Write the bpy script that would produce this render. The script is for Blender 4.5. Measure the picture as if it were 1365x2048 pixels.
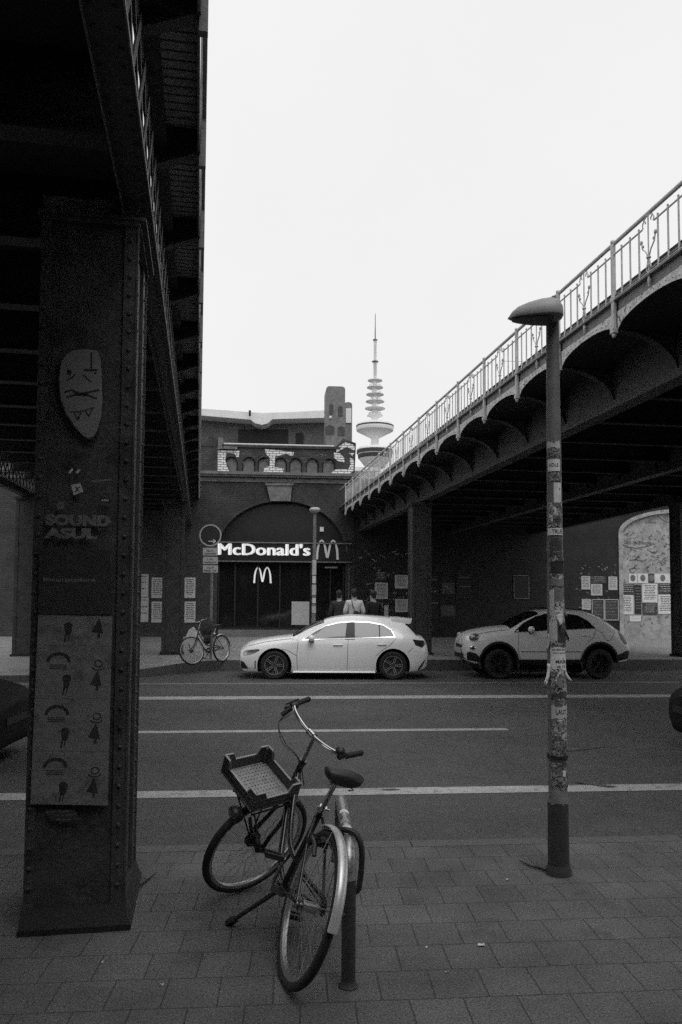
import bpy, bmesh, math, random
from mathutils import Matrix, Vector, geometry
R = math.radians
random.seed(7)
for o in list(bpy.data.objects): bpy.data.objects.remove(o)
SC = bpy.context.scene
COL = SC.collection

# ------------------------------------------------------------------ camera, world, sun, exposure
CAMH = 1.72
PITCH, ROLL = R(3.234), 0.006
F, CX, CY = 1593.0, 682.5, 1110.0            # focal length and principal point, in the photograph's pixels
cam_d = bpy.data.cameras.new("camera")
cam = bpy.data.objects.new("camera", cam_d); COL.objects.link(cam)
cam_d.sensor_fit = 'VERTICAL'; cam_d.sensor_height = 36.0; cam_d.sensor_width = 24.0
cam_d.lens = F / 2048 * 36
cam_d.shift_y = (CY - 1024) / 2048
cam_d.clip_start = 0.05; cam_d.clip_end = 6000
RC = Matrix.Rotation(math.pi / 2 + PITCH, 3, 'X') @ Matrix.Rotation(ROLL, 3, 'Z')
cam.matrix_world = Matrix.Translation((0, 0, CAMH)) @ RC.to_4x4()
SC.camera = cam

world = bpy.data.worlds.new("World"); SC.world = world; world.use_nodes = True
SUN_EL, SUN_AZ = 58, 150                      # overcast: the sun is only a soft brighter patch
wt = world.node_tree; wn = wt.nodes; wn.clear()
w_out = wn.new('ShaderNodeOutputWorld'); w_bg = wn.new('ShaderNodeBackground')
w_sky = wn.new('ShaderNodeTexSky'); w_sky.sky_type = 'NISHITA'; w_sky.sun_disc = False
w_sky.sun_elevation = R(SUN_EL); w_sky.sun_rotation = R(SUN_AZ); w_sky.dust_density = 6; w_sky.air_density = 1
w_bw = wn.new('ShaderNodeRGBToBW')
w_no = wn.new('ShaderNodeTexNoise'); w_no.inputs['Scale'].default_value = 2.2; w_no.inputs['Detail'].default_value = 4
w_mr = wn.new('ShaderNodeMapRange'); w_mr.inputs[3].default_value = 0.94; w_mr.inputs[4].default_value = 1.05
w_mul = wn.new('ShaderNodeMath'); w_mul.operation = 'MULTIPLY'; w_mul.inputs[1].default_value = 0.12
w_add = wn.new('ShaderNodeMath'); w_add.operation = 'ADD'; w_add.inputs[1].default_value = 8.7
w_m2 = wn.new('ShaderNodeMath'); w_m2.operation = 'MULTIPLY'
w_tc = wn.new('ShaderNodeTexCoord')
wt.links.new(w_tc.outputs['Generated'], w_no.inputs['Vector'])
wt.links.new(w_sky.outputs[0], w_bw.inputs[0]); wt.links.new(w_bw.outputs[0], w_mul.inputs[0])
wt.links.new(w_mul.outputs[0], w_add.inputs[0]); wt.links.new(w_no.outputs[0], w_mr.inputs[0])
wt.links.new(w_add.outputs[0], w_m2.inputs[0]); wt.links.new(w_mr.outputs[0], w_m2.inputs[1])
wt.links.new(w_m2.outputs[0], w_bg.inputs[0]); wt.links.new(w_bg.outputs[0], w_out.inputs[0])
w_bg.inputs[1].default_value = 0.1
sun_d = bpy.data.lights.new("sun", 'SUN'); sun_d.energy = 1.0; sun_d.angle = R(35); sun_d.color = (1, 1, 1)
sun = bpy.data.objects.new("sun", sun_d); COL.objects.link(sun)
sun.rotation_euler = (R(90 - SUN_EL), 0, R(SUN_AZ))
sun.rotation_euler = Vector((0.14, -0.46, 0.87)).to_track_quat('Z', 'Y').to_euler()
SC.view_settings.view_transform = 'Standard'; SC.view_settings.look = 'None'
SC.view_settings.exposure = 0.0; SC.view_settings.gamma = 1.0
SC.cycles.max_bounces = 6; SC.cycles.diffuse_bounces = 4
SC.cycles.use_denoising = False
SC.cycles.use_adaptive_sampling = True; SC.cycles.adaptive_threshold = 0.028; SC.cycles.adaptive_min_samples = 20

# ------------------------------------------------------------------ pixel rays (used to find real positions)
CAMP = Vector((0, 0, CAMH))
def ray(px, py): return RC @ Vector(((px - CX) / F, -(py - CY) / F, -1))
def PD(px, py, D):
    r = ray(px, py); return CAMP + r * (D / r.y)
def PG(px, py, z=0.0):
    r = ray(px, py); return CAMP + r * ((z - CAMH) / r.z)

# ------------------------------------------------------------------ materials
MATS = {}
def mat(name, base, rough=0.7, metal=0.0, var=0.0, scale=8.0, bump=0.0, bscale=60.0, spec=0.5, dirt=0.0, dirtcol=0.02, dscale=3.0, coat=0.0):
    """grey Principled material with noise variation, worn patches and bump"""
    if name in MATS: return MATS[name]
    m = bpy.data.materials.new(name); m.use_nodes = True; MATS[name] = m
    nt = m.node_tree; b = nt.nodes['Principled BSDF']
    b.inputs['Roughness'].default_value = rough; b.inputs['Metallic'].default_value = metal
    b.inputs['Specular IOR Level'].default_value = spec
    if coat: b.inputs['Coat Weight'].default_value = coat; b.inputs['Coat Roughness'].default_value = 0.05
    b.inputs['Base Color'].default_value = (base, base, base, 1)
    tc = nt.nodes.new('ShaderNodeTexCoord')
    last = None
    if var > 0:
        n = nt.nodes.new('ShaderNodeTexNoise'); n.inputs['Scale'].default_value = scale; n.inputs['Detail'].default_value = 8; n.inputs['Roughness'].default_value = 0.65
        nt.links.new(tc.outputs['Object'], n.inputs['Vector'])
        r = nt.nodes.new('ShaderNodeMapRange'); r.inputs[1].default_value = 0.25; r.inputs[2].default_value = 0.75
        r.inputs[3].default_value = base * (1 - var); r.inputs[4].default_value = base * (1 + var)
        nt.links.new(n.outputs[0], r.inputs[0]); last = r.outputs[0]
    if dirt > 0:
        n = nt.nodes.new('ShaderNodeTexNoise'); n.inputs['Scale'].default_value = dscale; n.inputs['Detail'].default_value = 10; n.inputs['Roughness'].default_value = 0.7
        nt.links.new(tc.outputs['Object'], n.inputs['Vector'])
        cr = nt.nodes.new('ShaderNodeValToRGB'); cr.color_ramp.elements[0].position = 0.52; cr.color_ramp.elements[1].position = 0.62
        nt.links.new(n.outputs[0], cr.inputs[0])
        mu = nt.nodes.new('ShaderNodeMath'); mu.operation = 'MULTIPLY'; mu.inputs[1].default_value = dirt
        nt.links.new(cr.outputs[0], mu.inputs[0])
        mx = nt.nodes.new('ShaderNodeMix'); mx.data_type = 'FLOAT'
        nt.links.new(mu.outputs[0], mx.inputs[0]); mx.inputs[2].default_value = base; mx.inputs[3].default_value = dirtcol
        if last: nt.links.new(last, mx.inputs[2])
        last = mx.outputs[0]
    if last: nt.links.new(last, b.inputs['Base Color'])
    if bump > 0:
        n = nt.nodes.new('ShaderNodeTexNoise'); n.inputs['Scale'].default_value = bscale; n.inputs['Detail'].default_value = 6
        nt.links.new(tc.outputs['Object'], n.inputs['Vector'])
        bp = nt.nodes.new('ShaderNodeBump'); bp.inputs['Strength'].default_value = bump; bp.inputs['Distance'].default_value = 0.01
        nt.links.new(n.outputs[0], bp.inputs['Height']); nt.links.new(bp.outputs[0], b.inputs['Normal'])
    return m

def brick_mat(name, c1, c2, mortar, bw, bh, ms=0.012, var=0.3, rough=0.85, uv=False, bump=0.4, off=0.5, dirt=0.5, dcol=0.02):
    if name in MATS: return MATS[name]
    m = bpy.data.materials.new(name); m.use_nodes = True; MATS[name] = m
    nt = m.node_tree; N = nt.nodes; b = N['Principled BSDF']; b.inputs['Roughness'].default_value = rough
    tc = N.new('ShaderNodeTexCoord'); mp = N.new('ShaderNodeMapping')
    nt.links.new(tc.outputs['UV' if uv else 'Object'], mp.inputs[0])
    if not uv: mp.inputs['Rotation'].default_value = (R(90), 0, 0)
    br = N.new('ShaderNodeTexBrick'); br.offset = off
    br.inputs['Scale'].default_value = 1; br.inputs['Brick Width'].default_value = bw; br.inputs['Row Height'].default_value = bh
    br.inputs['Mortar Size'].default_value = ms; br.inputs['Mortar Smooth'].default_value = 0.3; br.inputs['Bias'].default_value = 0
    for k, c in (('Color1', c1), ('Color2', c2), ('Mortar', mortar)): br.inputs[k].default_value = (c, c, c, 1)
    # slightly wobble the joints
    wn_ = N.new('ShaderNodeTexNoise'); wn_.inputs['Scale'].default_value = 2.5; wn_.inputs['Detail'].default_value = 3
    nt.links.new(mp.outputs[0], wn_.inputs['Vector'])
    sb = N.new('ShaderNodeVectorMath'); sb.operation = 'SUBTRACT'; sb.inputs[1].default_value = (.5, .5, .5)
    nt.links.new(wn_.outputs['Color'], sb.inputs[0])
    sc_ = N.new('ShaderNodeVectorMath'); sc_.operation = 'SCALE'; sc_.inputs['Scale'].default_value = 0.016 * (bw / .23)
    nt.links.new(sb.outputs[0], sc_.inputs[0])
    ad = N.new('ShaderNodeVectorMath'); ad.operation = 'ADD'
    nt.links.new(mp.outputs[0], ad.inputs[0]); nt.links.new(sc_.outputs[0], ad.inputs[1]); nt.links.new(ad.outputs[0], br.inputs['Vector'])
    n1 = N.new('ShaderNodeTexNoise'); n1.inputs['Scale'].default_value = 1.3; n1.inputs['Detail'].default_value = 9; n1.inputs['Roughness'].default_value = .62
    nt.links.new(mp.outputs[0], n1.inputs['Vector'])
    r = N.new('ShaderNodeMapRange'); r.inputs[1].default_value = .3; r.inputs[2].default_value = .7; r.inputs[3].default_value = 1 - var; r.inputs[4].default_value = 1 + var
    nt.links.new(n1.outputs[0], r.inputs[0])
    n2 = N.new('ShaderNodeTexNoise'); n2.inputs['Scale'].default_value = 90; n2.inputs['Detail'].default_value = 3
    nt.links.new(mp.outputs[0], n2.inputs['Vector'])
    r2 = N.new('ShaderNodeMapRange'); r2.inputs[1].default_value = .3; r2.inputs[2].default_value = .7; r2.inputs[3].default_value = .5; r2.inputs[4].default_value = 1.5
    nt.links.new(n2.outputs[0], r2.inputs[0])
    m1 = N.new('ShaderNodeMath'); m1.operation = 'MULTIPLY'; nt.links.new(r.outputs[0], m1.inputs[0]); nt.links.new(r2.outputs[0], m1.inputs[1])
    bwn = N.new('ShaderNodeRGBToBW'); nt.links.new(br.outputs['Color'], bwn.inputs[0])
    m2 = N.new('ShaderNodeMath'); m2.operation = 'MULTIPLY'; nt.links.new(bwn.outputs[0], m2.inputs[0]); nt.links.new(m1.outputs[0], m2.inputs[1])
    n3 = N.new('ShaderNodeTexNoise'); n3.inputs['Scale'].default_value = 3.1; n3.inputs['Detail'].default_value = 7; n3.inputs['Roughness'].default_value = .6
    nt.links.new(mp.outputs[0], n3.inputs['Vector'])
    cr = N.new('ShaderNodeValToRGB'); cr.color_ramp.elements[0].position = .58; cr.color_ramp.elements[1].position = .72
    nt.links.new(n3.outputs[0], cr.inputs[0])
    md = N.new('ShaderNodeMath'); md.operation = 'MULTIPLY'; md.inputs[1].default_value = dirt; nt.links.new(cr.outputs[0], md.inputs[0])
    mx = N.new('ShaderNodeMix'); mx.data_type = 'FLOAT'; nt.links.new(md.outputs[0], mx.inputs[0]); nt.links.new(m2.outputs[0], mx.inputs[2]); mx.inputs[3].default_value = dcol
    nt.links.new(mx.outputs[0], b.inputs['Base Color'])
    bp = N.new('ShaderNodeBump'); bp.inputs['Strength'].default_value = bump; bp.inputs['Distance'].default_value = 0.01; bp.invert = True
    nt.links.new(br.outputs['Fac'], bp.inputs['Height'])
    bp2 = N.new('ShaderNodeBump'); bp2.inputs['Strength'].default_value = .25; bp2.inputs['Distance'].default_value = 0.003
    nt.links.new(n2.outputs[0], bp2.inputs['Height']); nt.links.new(bp.outputs[0], bp2.inputs['Normal']); nt.links.new(bp2.outputs[0], b.inputs['Normal'])
    return m

M_ASPH = mat('asphalt', .058, .9, var=.0)
def tune_asphalt(m, base, marks=False):
    nt = m.node_tree; N = nt.nodes; b = N['Principled BSDF']; tc = N.new('ShaderNodeTexCoord')
    def noise(s, d, lo, hi, a=.3, c=.7):
        n = N.new('ShaderNodeTexNoise'); n.inputs['Scale'].default_value = s; n.inputs['Detail'].default_value = d; n.inputs['Roughness'].default_value = .65
        nt.links.new(tc.outputs['Object'], n.inputs['Vector'])
        r = N.new('ShaderNodeMapRange'); r.inputs[1].default_value = a; r.inputs[2].default_value = c; r.inputs[3].default_value = lo; r.inputs[4].default_value = hi
        nt.links.new(n.outputs[0], r.inputs[0]); return r.outputs[0], n
    a, _ = noise(.35, 8, .72, 1.28); c, nn = noise(75, 3, .35, 1.65); d, _ = noise(4.5, 6, .86, 1.14)
    def mul(x, y):
        q = N.new('ShaderNodeMath'); q.operation = 'MULTIPLY'
        for i, k in enumerate((x, y)):
            if isinstance(k, float): q.inputs[i].default_value = k
            else: nt.links.new(k, q.inputs[i])
        return q.outputs[0]
    col = mul(mul(mul(a, c), d), float(base))
    if marks:
        e, _ = noise(9, 9, 0., 1., .5, .68)
        mx = N.new('ShaderNodeMix'); mx.data_type = 'FLOAT'
        s = mul(e, .75); nt.links.new(s, mx.inputs[0]); nt.links.new(col, mx.inputs[2]); mx.inputs[3].default_value = .07; col = mx.outputs[0]
    nt.links.new(col, b.inputs['Base Color'])
    bp = N.new('ShaderNodeBump'); bp.inputs['Strength'].default_value = .5; bp.inputs['Distance'].default_value = .006
    nt.links.new(nn.outputs[0], bp.inputs['Height']); nt.links.new(bp.outputs[0], b.inputs['Normal'])
tune_asphalt(M_ASPH, .07)
M_MARK = mat('road_paint', .33, .8); tune_asphalt(M_MARK, .38, True)
M_MARK2 = mat('road_paint_faint', .2, .8); tune_asphalt(M_MARK2, .16, True)
M_PATCH = mat('asphalt_patch', .05, .9); tune_asphalt(M_PATCH, .075)
M_SOIL = mat('ground_soil', .06, .95, var=.3, scale=.2)
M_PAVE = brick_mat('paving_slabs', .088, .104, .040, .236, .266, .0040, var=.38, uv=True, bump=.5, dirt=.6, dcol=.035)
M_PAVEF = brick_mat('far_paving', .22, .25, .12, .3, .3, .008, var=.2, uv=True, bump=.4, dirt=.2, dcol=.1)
M_KERB = mat('kerb_granite', .10, .85, var=.25, scale=30, bump=.3)
M_PIER = mat('pier_paint', .062, .62, var=.45, scale=7, bump=.5, bscale=45, dirt=.55, dirtcol=.012, dscale=5, spec=.3)
M_IRON = mat('painted_iron_dark', .056, .62, var=.35, scale=5, bump=.25, bscale=90, dirt=.35, dirtcol=.02, dscale=6, spec=.3)
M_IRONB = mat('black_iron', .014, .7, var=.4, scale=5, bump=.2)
M_IRONM = mat('painted_iron_mid', .19, .6, var=.3, scale=6, bump=.2, dirt=.45, dirtcol=.05, dscale=9)
M_IRONL = mat('painted_iron_light', .66, .65, var=.3, scale=8, bump=.25, dirt=.9, dirtcol=.07, dscale=14)
M_RAIL = mat('rail_paint', .55, .6, var=.25, scale=9, bump=.1)
M_FLAKE = mat('flaking_edge', .16, .7, var=.5, scale=30, dirt=.7, dirtcol=.03, dscale=18)
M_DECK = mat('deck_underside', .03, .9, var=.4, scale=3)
M_GRATE = mat('walkway_boards', .34, .8, var=.3, scale=10)
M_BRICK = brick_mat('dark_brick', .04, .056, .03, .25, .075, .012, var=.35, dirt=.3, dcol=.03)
M_BRICKU = brick_mat('shade_dark_brick', .018, .026, .014, .25, .075, .012, var=.35, dirt=.3, dcol=.012)  # brick colour darkened to stand in for the shade under the bridge
M_BRICKP = brick_mat('parapet_brick', .045, .07, .03, .25, .075, .012, var=.45, dirt=.4, dcol=.02)
M_BRICKW = brick_mat('painted_brick', .8, .85, .10, .27, .10, .014, var=.08, dirt=.06, dcol=.3)
M_STONE = mat('sandstone', .17, .85, var=.35, scale=6, bump=.4, dirt=.5, dirtcol=.07, dscale=4)
M_PLASTER = mat('grey_plaster', .16, .9, var=.3, scale=2, bump=.2)
M_PLASTL = mat('pale_mural_plaster', .36, .9, var=.4, scale=2.2, dirt=.7, dirtcol=.17, dscale=3.2)
M_ROOFW = mat('pale_roof_edge', .8, .6, var=.12, scale=2)
M_BLACK = mat('matt_black', .012, .6, var=.3, scale=8)
M_RUBBER = mat('rubber', .016, .75, var=.3, scale=40, bump=.15)
M_BLKPAINT = mat('black_gloss_paint', .014, .32, var=.3, scale=12, coat=.4)
M_CHROME = mat('chrome', .75, .16, 1.0)
M_ALU = mat('brushed_alloy', .55, .38, 1.0, var=.15, scale=30)
M_STEELD = mat('dull_steel', .3, .5, .8, var=.3, scale=20)
M_GALV = mat('galvanised_steel', .42, .42, .75, var=.35, scale=26, dirt=.5, dirtcol=.12, dscale=16, bump=.1)
M_POST = mat('lamp_post_paint', .14, .6, var=.2, scale=10, bump=.15)
M_POSTD = mat('lamp_post_sleeve', .035, .7, var=.25, scale=8, bump=.2)
M_HEAD = mat('lamp_housing', .30, .5, var=.12, scale=12, bump=.05)
M_LENS = mat('lamp_lens', .07, .35)
M_PLAST = mat('crate_plastic', .085, .55, var=.25, scale=10, bump=.1)
M_PLASTE = mat('crate_rim_plastic', .32, .5, var=.2, scale=10)
M_CRATEF = mat('crate_floor_plastic', .30, .6, var=.35, scale=25)
M_WHITE = mat('car_white', .9, .35, var=.02, scale=3, coat=.8)
M_WHITE2 = mat('car_grey_white', .78, .4, var=.03, scale=3, coat=.7)
M_CARBLK = mat('car_black', .010, .7, spec=.2)
M_TRIM = mat('black_trim', .018, .5)
M_GLASSL = mat('car_glass_light', .2, .06, spec=.6, var=.25, scale=1.6)  # pale base colour stands in for reflections and the view through
M_GLASSD = mat('car_glass_dark', .012, .05, spec=.5)
M_LAMPG = mat('headlamp_glass', .3, .12, .6, var=.7, scale=14)
M_TAIL = mat('tail_lamp', .03, .15, spec=.6)
M_GAP = mat('panel_gap', .03, .7)
M_RIM = mat('alloy_wheel', .12, .4, .6)
M_RIML = mat('alloy_wheel_edge', .5, .4, .7)
M_PAPER = mat('paper', .5, .85, var=.14, scale=6, bump=.3, bscale=12, dirt=.25, dirtcol=.2, dscale=9)
M_PAPERL = mat('paper_white', .7, .85, var=.12, scale=6, bump=.3, bscale=12, dirt=.4, dirtcol=.35, dscale=7)
M_PAPERD = mat('paper_dark', .05, .8, var=.5, scale=14, dirt=.6, dirtcol=.18, dscale=9)
M_PPIER = mat('paper_weathered', .17, .8, var=.3, scale=9, bump=.8, bscale=14, dirt=.5, dirtcol=.05, dscale=7)
M_PFACE = mat('pasted_paper_grey', .21, .8, var=.18, scale=9, bump=.3, bscale=10)
M_PEDGE = mat('paper_edge', .16, .8, var=.3, scale=20)
M_INK = mat('ink', .025, .8, var=.3, scale=20)
M_INKM = mat('ink_faded', .028, .8, var=.3, scale=20)
M_FAINT = mat('faint_print', .15, .8, var=.4, scale=30)
M_SIGNW = mat('sign_white', .8, .4)
M_SIGNG = mat('sign_grey', .45, .6, var=.12, scale=14)
def glow(m, e):
    b = m.node_tree.nodes['Principled BSDF']; b.inputs['Emission Color'].default_value = (1, 1, 1, 1); b.inputs['Emission Strength'].default_value = e; return m
M_LIT = glow(mat('lit_letters', .7, .4), .38)
M_SHOP = mat('shop_black', .016, .35, var=.3, scale=2)
M_SHOPG = mat('shop_glass', .012, .06, spec=.6)
M_CONC = mat('hazed_concrete', .85, .8, var=.08, scale=.05)  # concrete paled further, distance haze put into the colour
M_CONCD = mat('tower_grey', .72, .8, var=.08, scale=.05)  # grey paled likewise to carry the haze
M_SKIN = mat('skin', .32, .6)
M_HAIR = mat('hair_dark', .02, .7, var=.4, scale=60, bump=.6)
M_SHIRT = mat('white_shirt', .62, .85, var=.12, scale=14, bump=.8, bscale=14)
M_DCLOTH = mat('dark_cloth', .018, .9, var=.3, scale=12, bump=.6, bscale=14)
M_MCLOTH = mat('grey_cloth', .04, .9, var=.3, scale=12, bump=.6, bscale=14)
M_TARP = mat('crumpled_sheet', .4, .7, var=.4, scale=5, bump=1., bscale=9)
M_SCRIB = mat('faded_scribble', .12, .9)
M_TWIG = mat('twig_bark', .03, .9, var=.4, scale=60)

# ------------------------------------------------------------------ mesh builder
WMX = {}                                      # world matrix of everything built so far
class MB:
    def __init__(s, M=None): s.v = []; s.f = []; s.mi = []; s.M = M or Matrix.Identity(4); s.m = 0; s.uv = None
    def add(s, vs, fs, M=None):
        k = len(s.v); T = s.M if M is None else s.M @ M
        s.v += [T @ Vector(p) for p in vs]
        for f in fs: s.f.append(tuple(i + k for i in f)); s.mi.append(s.m)
        return s
    def box(s, a, b, M=None):
        (x0, y0, z0), (x1, y1, z1) = a, b
        vs = [(x0,y0,z0),(x1,y0,z0),(x1,y1,z0),(x0,y1,z0),(x0,y0,z1),(x1,y0,z1),(x1,y1,z1),(x0,y1,z1)]
        return s.add(vs, [(3,2,1,0),(4,5,6,7),(0,1,5,4),(1,2,6,5),(2,3,7,6),(3,0,4,7)], M)
    def frustum(s, a, b, c, d, z0, z1, M=None):
        (x0,y0),(x1,y1) = a, b; (u0,w0),(u1,w1) = c, d
        vs = [(x0,y0,z0),(x1,y0,z0),(x1,y1,z0),(x0,y1,z0),(u0,w0,z1),(u1,w0,z1),(u1,w1,z1),(u0,w1,z1)]
        return s.add(vs, [(3,2,1,0),(4,5,6,7),(0,1,5,4),(1,2,6,5),(2,3,7,6),(3,0,4,7)], M)
    def bar(s, p, q, w, h=None, up=(0, 0, 1)):
        p, q = Vector(p), Vector(q); h = h or w; d = (q - p).normalized(); u = Vector(up)
        if abs(d.dot(u)) > .98: u = Vector((0, 1, 0))
        x = d.cross(u).normalized(); y = x.cross(d)
        vs = []
        for e in (p, q):
            for a, b in ((-1,-1),(1,-1),(1,1),(-1,1)): vs.append(e + x * (a*w/2) + y * (b*h/2))
        return s.add(vs, [(3,2,1,0),(4,5,6,7),(0,1,5,4),(1,2,6,5),(2,3,7,6),(3,0,4,7)])
    def tube(s, pts, r, n=8, closed=False):
        pts = [Vector(p) for p in pts]; N = len(pts); rr = r if isinstance(r, (list, tuple)) else [r] * N
        vs = []; prev = None
        for i, p in enumerate(pts):
            if closed: d = pts[(i+1) % N] - pts[i-1]
            else: d = pts[min(i+1, N-1)] - pts[max(i-1, 0)]
            d.normalize()
            if prev is None:
                u = Vector((0, 0, 1)) if abs(d.z) < .9 else Vector((1, 0, 0))
                x = d.cross(u).normalized()
            else: x = (prev - d * prev.dot(d)).normalized()
            prev = x; y = d.cross(x)
            for k in range(n):
                a = 2*math.pi*k/n; vs.append(p + x*math.cos(a)*rr[i] + y*math.sin(a)*rr[i])
        fs = []
        for i in range(N if closed else N-1):
            j = (i+1) % N
            for k in range(n): fs.append((i*n+k, i*n+(k+1)%n, j*n+(k+1)%n, j*n+k))
        if not closed: fs += [tuple(reversed(range(n))), tuple((N-1)*n+k for k in range(n))]
        return s.add(vs, fs)
    def lathe(s, prof, n=24, M=None, cap=True):
        vs = [(r*math.cos(2*math.pi*k/n), r*math.sin(2*math.pi*k/n), z) for r, z in prof for k in range(n)]
        fs = [(i*n+k, i*n+(k+1)%n, (i+1)*n+(k+1)%n, (i+1)*n+k) for i in range(len(prof)-1) for k in range(n)]
        if cap: fs += [tuple(reversed(range(n))), tuple((len(prof)-1)*n+k for k in range(n))]
        return s.add(vs, fs, M)
    def ell(s, c, r, n=12, M=None):
        c = Vector(c); prof = []
        vs = []; m = n//2+1
        for i in range(m+1):
            t = math.pi*i/m
            for k in range(n):
                a = 2*math.pi*k/n; vs.append(c + Vector((r[0]*math.sin(t)*math.cos(a), r[1]*math.sin(t)*math.sin(a), r[2]*math.cos(t))))
        fs = [(i*n+k, (i+1)*n+k, (i+1)*n+(k+1)%n, i*n+(k+1)%n) for i in range(m) for k in range(n)]
        return s.add(vs, fs, M)
    def poly(s, pts, th, fr):
        """prism of a 2-D outline; fr(a, b, d) -> 3-D point, d = depth"""
        n = len(pts); tri = geometry.tessellate_polygon([[Vector((a, b, 0)) for a, b in pts]])
        vs = [fr(a, b, th) for a, b in pts] + [fr(a, b, 0) for a, b in pts]
        fs = [tuple(t) for t in tri] + [tuple(i+n for i in reversed(t)) for t in tri]
        fs += [(i, (i+1) % n, (i+1) % n + n, i + n) for i in range(n)]
        return s.add(vs, fs)
    def strip(s, pts, w, th, fr):
        for (a, b), (c, d) in zip(pts[:-1], pts[1:]):
            L = math.hypot(c-a, d-b) or 1e-6; nx, ny = -(d-b)/L*w/2, (c-a)/L*w/2
            s.poly([(a+nx, b+ny), (a-nx, b-ny), (c-nx, d-ny), (c+nx, d+ny)], th, fr)
        return s
    def rivet(s, p, nrm, r=.013):
        p = Vector(p); nrm = Vector(nrm).normalized(); u = Vector((0,0,1)) if abs(nrm.z) < .9 else Vector((1,0,0))
        x = nrm.cross(u).normalized(); y = nrm.cross(x); vs = []
        for rad, h in ((1, 0), (.8, .5), (.4, .8)):
            for k in range(6): a = k*math.pi/3; vs.append(p + (x*math.cos(a) + y*math.sin(a))*r*rad + nrm*r*h)
        fs = [(i*6+k, i*6+(k+1)%6, (i+1)*6+(k+1)%6, (i+1)*6+k) for i in range(2) for k in range(6)] + [tuple(range(12, 18))]
        return s.add(vs, fs)
    def build(s, name, m, parent=None, smooth=False, org=None, **tags):
        """vertices given in world space; org = where the object's origin goes (parent's by default)"""
        me = bpy.data.meshes.new(name)
        P = WMX[parent.name].copy() if parent else Matrix.Translation(org if org is not None else Vector((0, 0, 0)))
        inv = P.inverted()
        me.from_pydata([inv @ v for v in s.v], [], s.f)
        for k in (m if isinstance(m, (list, tuple)) else [m]): me.materials.append(k)
        me.polygons.foreach_set('material_index', s.mi)
        bm = bmesh.new(); bm.from_mesh(me); bmesh.ops.recalc_face_normals(bm, faces=bm.faces); bm.to_mesh(me); bm.free()
        if smooth:
            me.polygons.foreach_set('use_smooth', [True]*len(me.polygons))
            me.set_sharp_from_angle(angle=R(smooth if smooth is not True else 40))
        me.update()
        o = bpy.data.objects.new(name, me); COL.objects.link(o)
        WMX[o.name] = P
        if parent: o.parent = parent
        else: o.matrix_world = P
        for k, v in tags.items(): o[k] = v
        return o
def tag(o, label, cat, group=None, kind=None):
    if label: o['label'] = label
    if cat: o['category'] = cat
    if group: o['group'] = group
    if kind: o['kind'] = kind
    return o
def empty(name, loc, label, cat, group=None, rz=0.0, kind=None, M=None):
    o = bpy.data.objects.new(name, None); COL.objects.link(o); o.empty_display_size = .1
    o.matrix_world = M if M is not None else Matrix.Translation(loc) @ Matrix.Rotation(rz, 4, 'Z')
    WMX[o.name] = o.matrix_world.copy()
    return tag(o, label, cat, group, kind)
def copy_tree(o, parent=None):
    c = o.copy(); COL.objects.link(c)
    if parent: c.parent = parent
    for ch in o.children: copy_tree(ch, c)
    return c
def text_mesh(txt, size, bold=0.0, shear=0.0, space=1.0, align='LEFT'):
    cu = bpy.data.curves.new('t', 'FONT'); cu.body = txt; cu.size = size; cu.offset = bold; cu.shear = shear
    cu.space_character = space; cu.align_x = align; cu.resolution_u = 3; cu.fill_mode = 'FRONT'
    ob = bpy.data.objects.new('t', cu); COL.objects.link(ob)
    dg = bpy.context.evaluated_depsgraph_get(); dg.update()
    me = bpy.data.meshes.new_from_object(ob.evaluated_get(dg))
    vs = [v.co.copy() for v in me.vertices]; fs = [tuple(p.vertices) for p in me.polygons]
    es = {}
    bpy.data.objects.remove(ob); bpy.data.curves.remove(cu); bpy.data.meshes.remove(me)
    return vs, fs
def add_text(mb, txt, size, fr, a, b, th=.01, bold=0.0, width=None, height=None, **k):
    """lettering as solid letters; its lower-left corner at (a, b) of frame fr, fitted to width x height"""
    vs, fs = text_mesh(txt, size, bold, **k)
    if not vs: return
    x0, x1 = min(v.x for v in vs), max(v.x for v in vs); y0, y1 = min(v.y for v in vs), max(v.y for v in vs)
    sx = width/(x1-x0) if width else 1; sy = height/(y1-y0) if height else sx
    n = len(vs)
    P = [fr(a+(v.x-x0)*sx, b+(v.y-y0)*sy, th) for v in vs] + [fr(a+(v.x-x0)*sx, b+(v.y-y0)*sy, 0) for v in vs]
    cnt = {}
    for f in fs:
        for i in range(len(f)):
            e = (f[i], f[(i+1) % len(f)]); cnt[e] = 1
    side = [(e[1], e[0], e[0]+n, e[1]+n) for e in cnt if (e[1], e[0]) not in cnt]
    mb.add(P, fs + side)
def smoothpts(keys, n=8, closed=False):
    """Catmull-Rom through the keys"""
    K = [Vector(k) for k in keys]; out = []; N = len(K)
    for i in range(N if closed else N-1):
        p1, p2 = K[i], K[(i+1) % N]
        p0 = K[i-1] if (i > 0 or closed) else p1*2-p2; p3 = K[(i+2) % N] if (i+2 < N or closed) else p2*2-p1
        for j in range(n):
            t = j/n; out.append(.5*((2*p1)+(p2-p0)*t+(2*p0-5*p1+4*p2-p3)*t*t+(3*p1-p0-3*p2+p3)*t**3))
    if not closed: out.append(K[-1])
    return out

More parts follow.
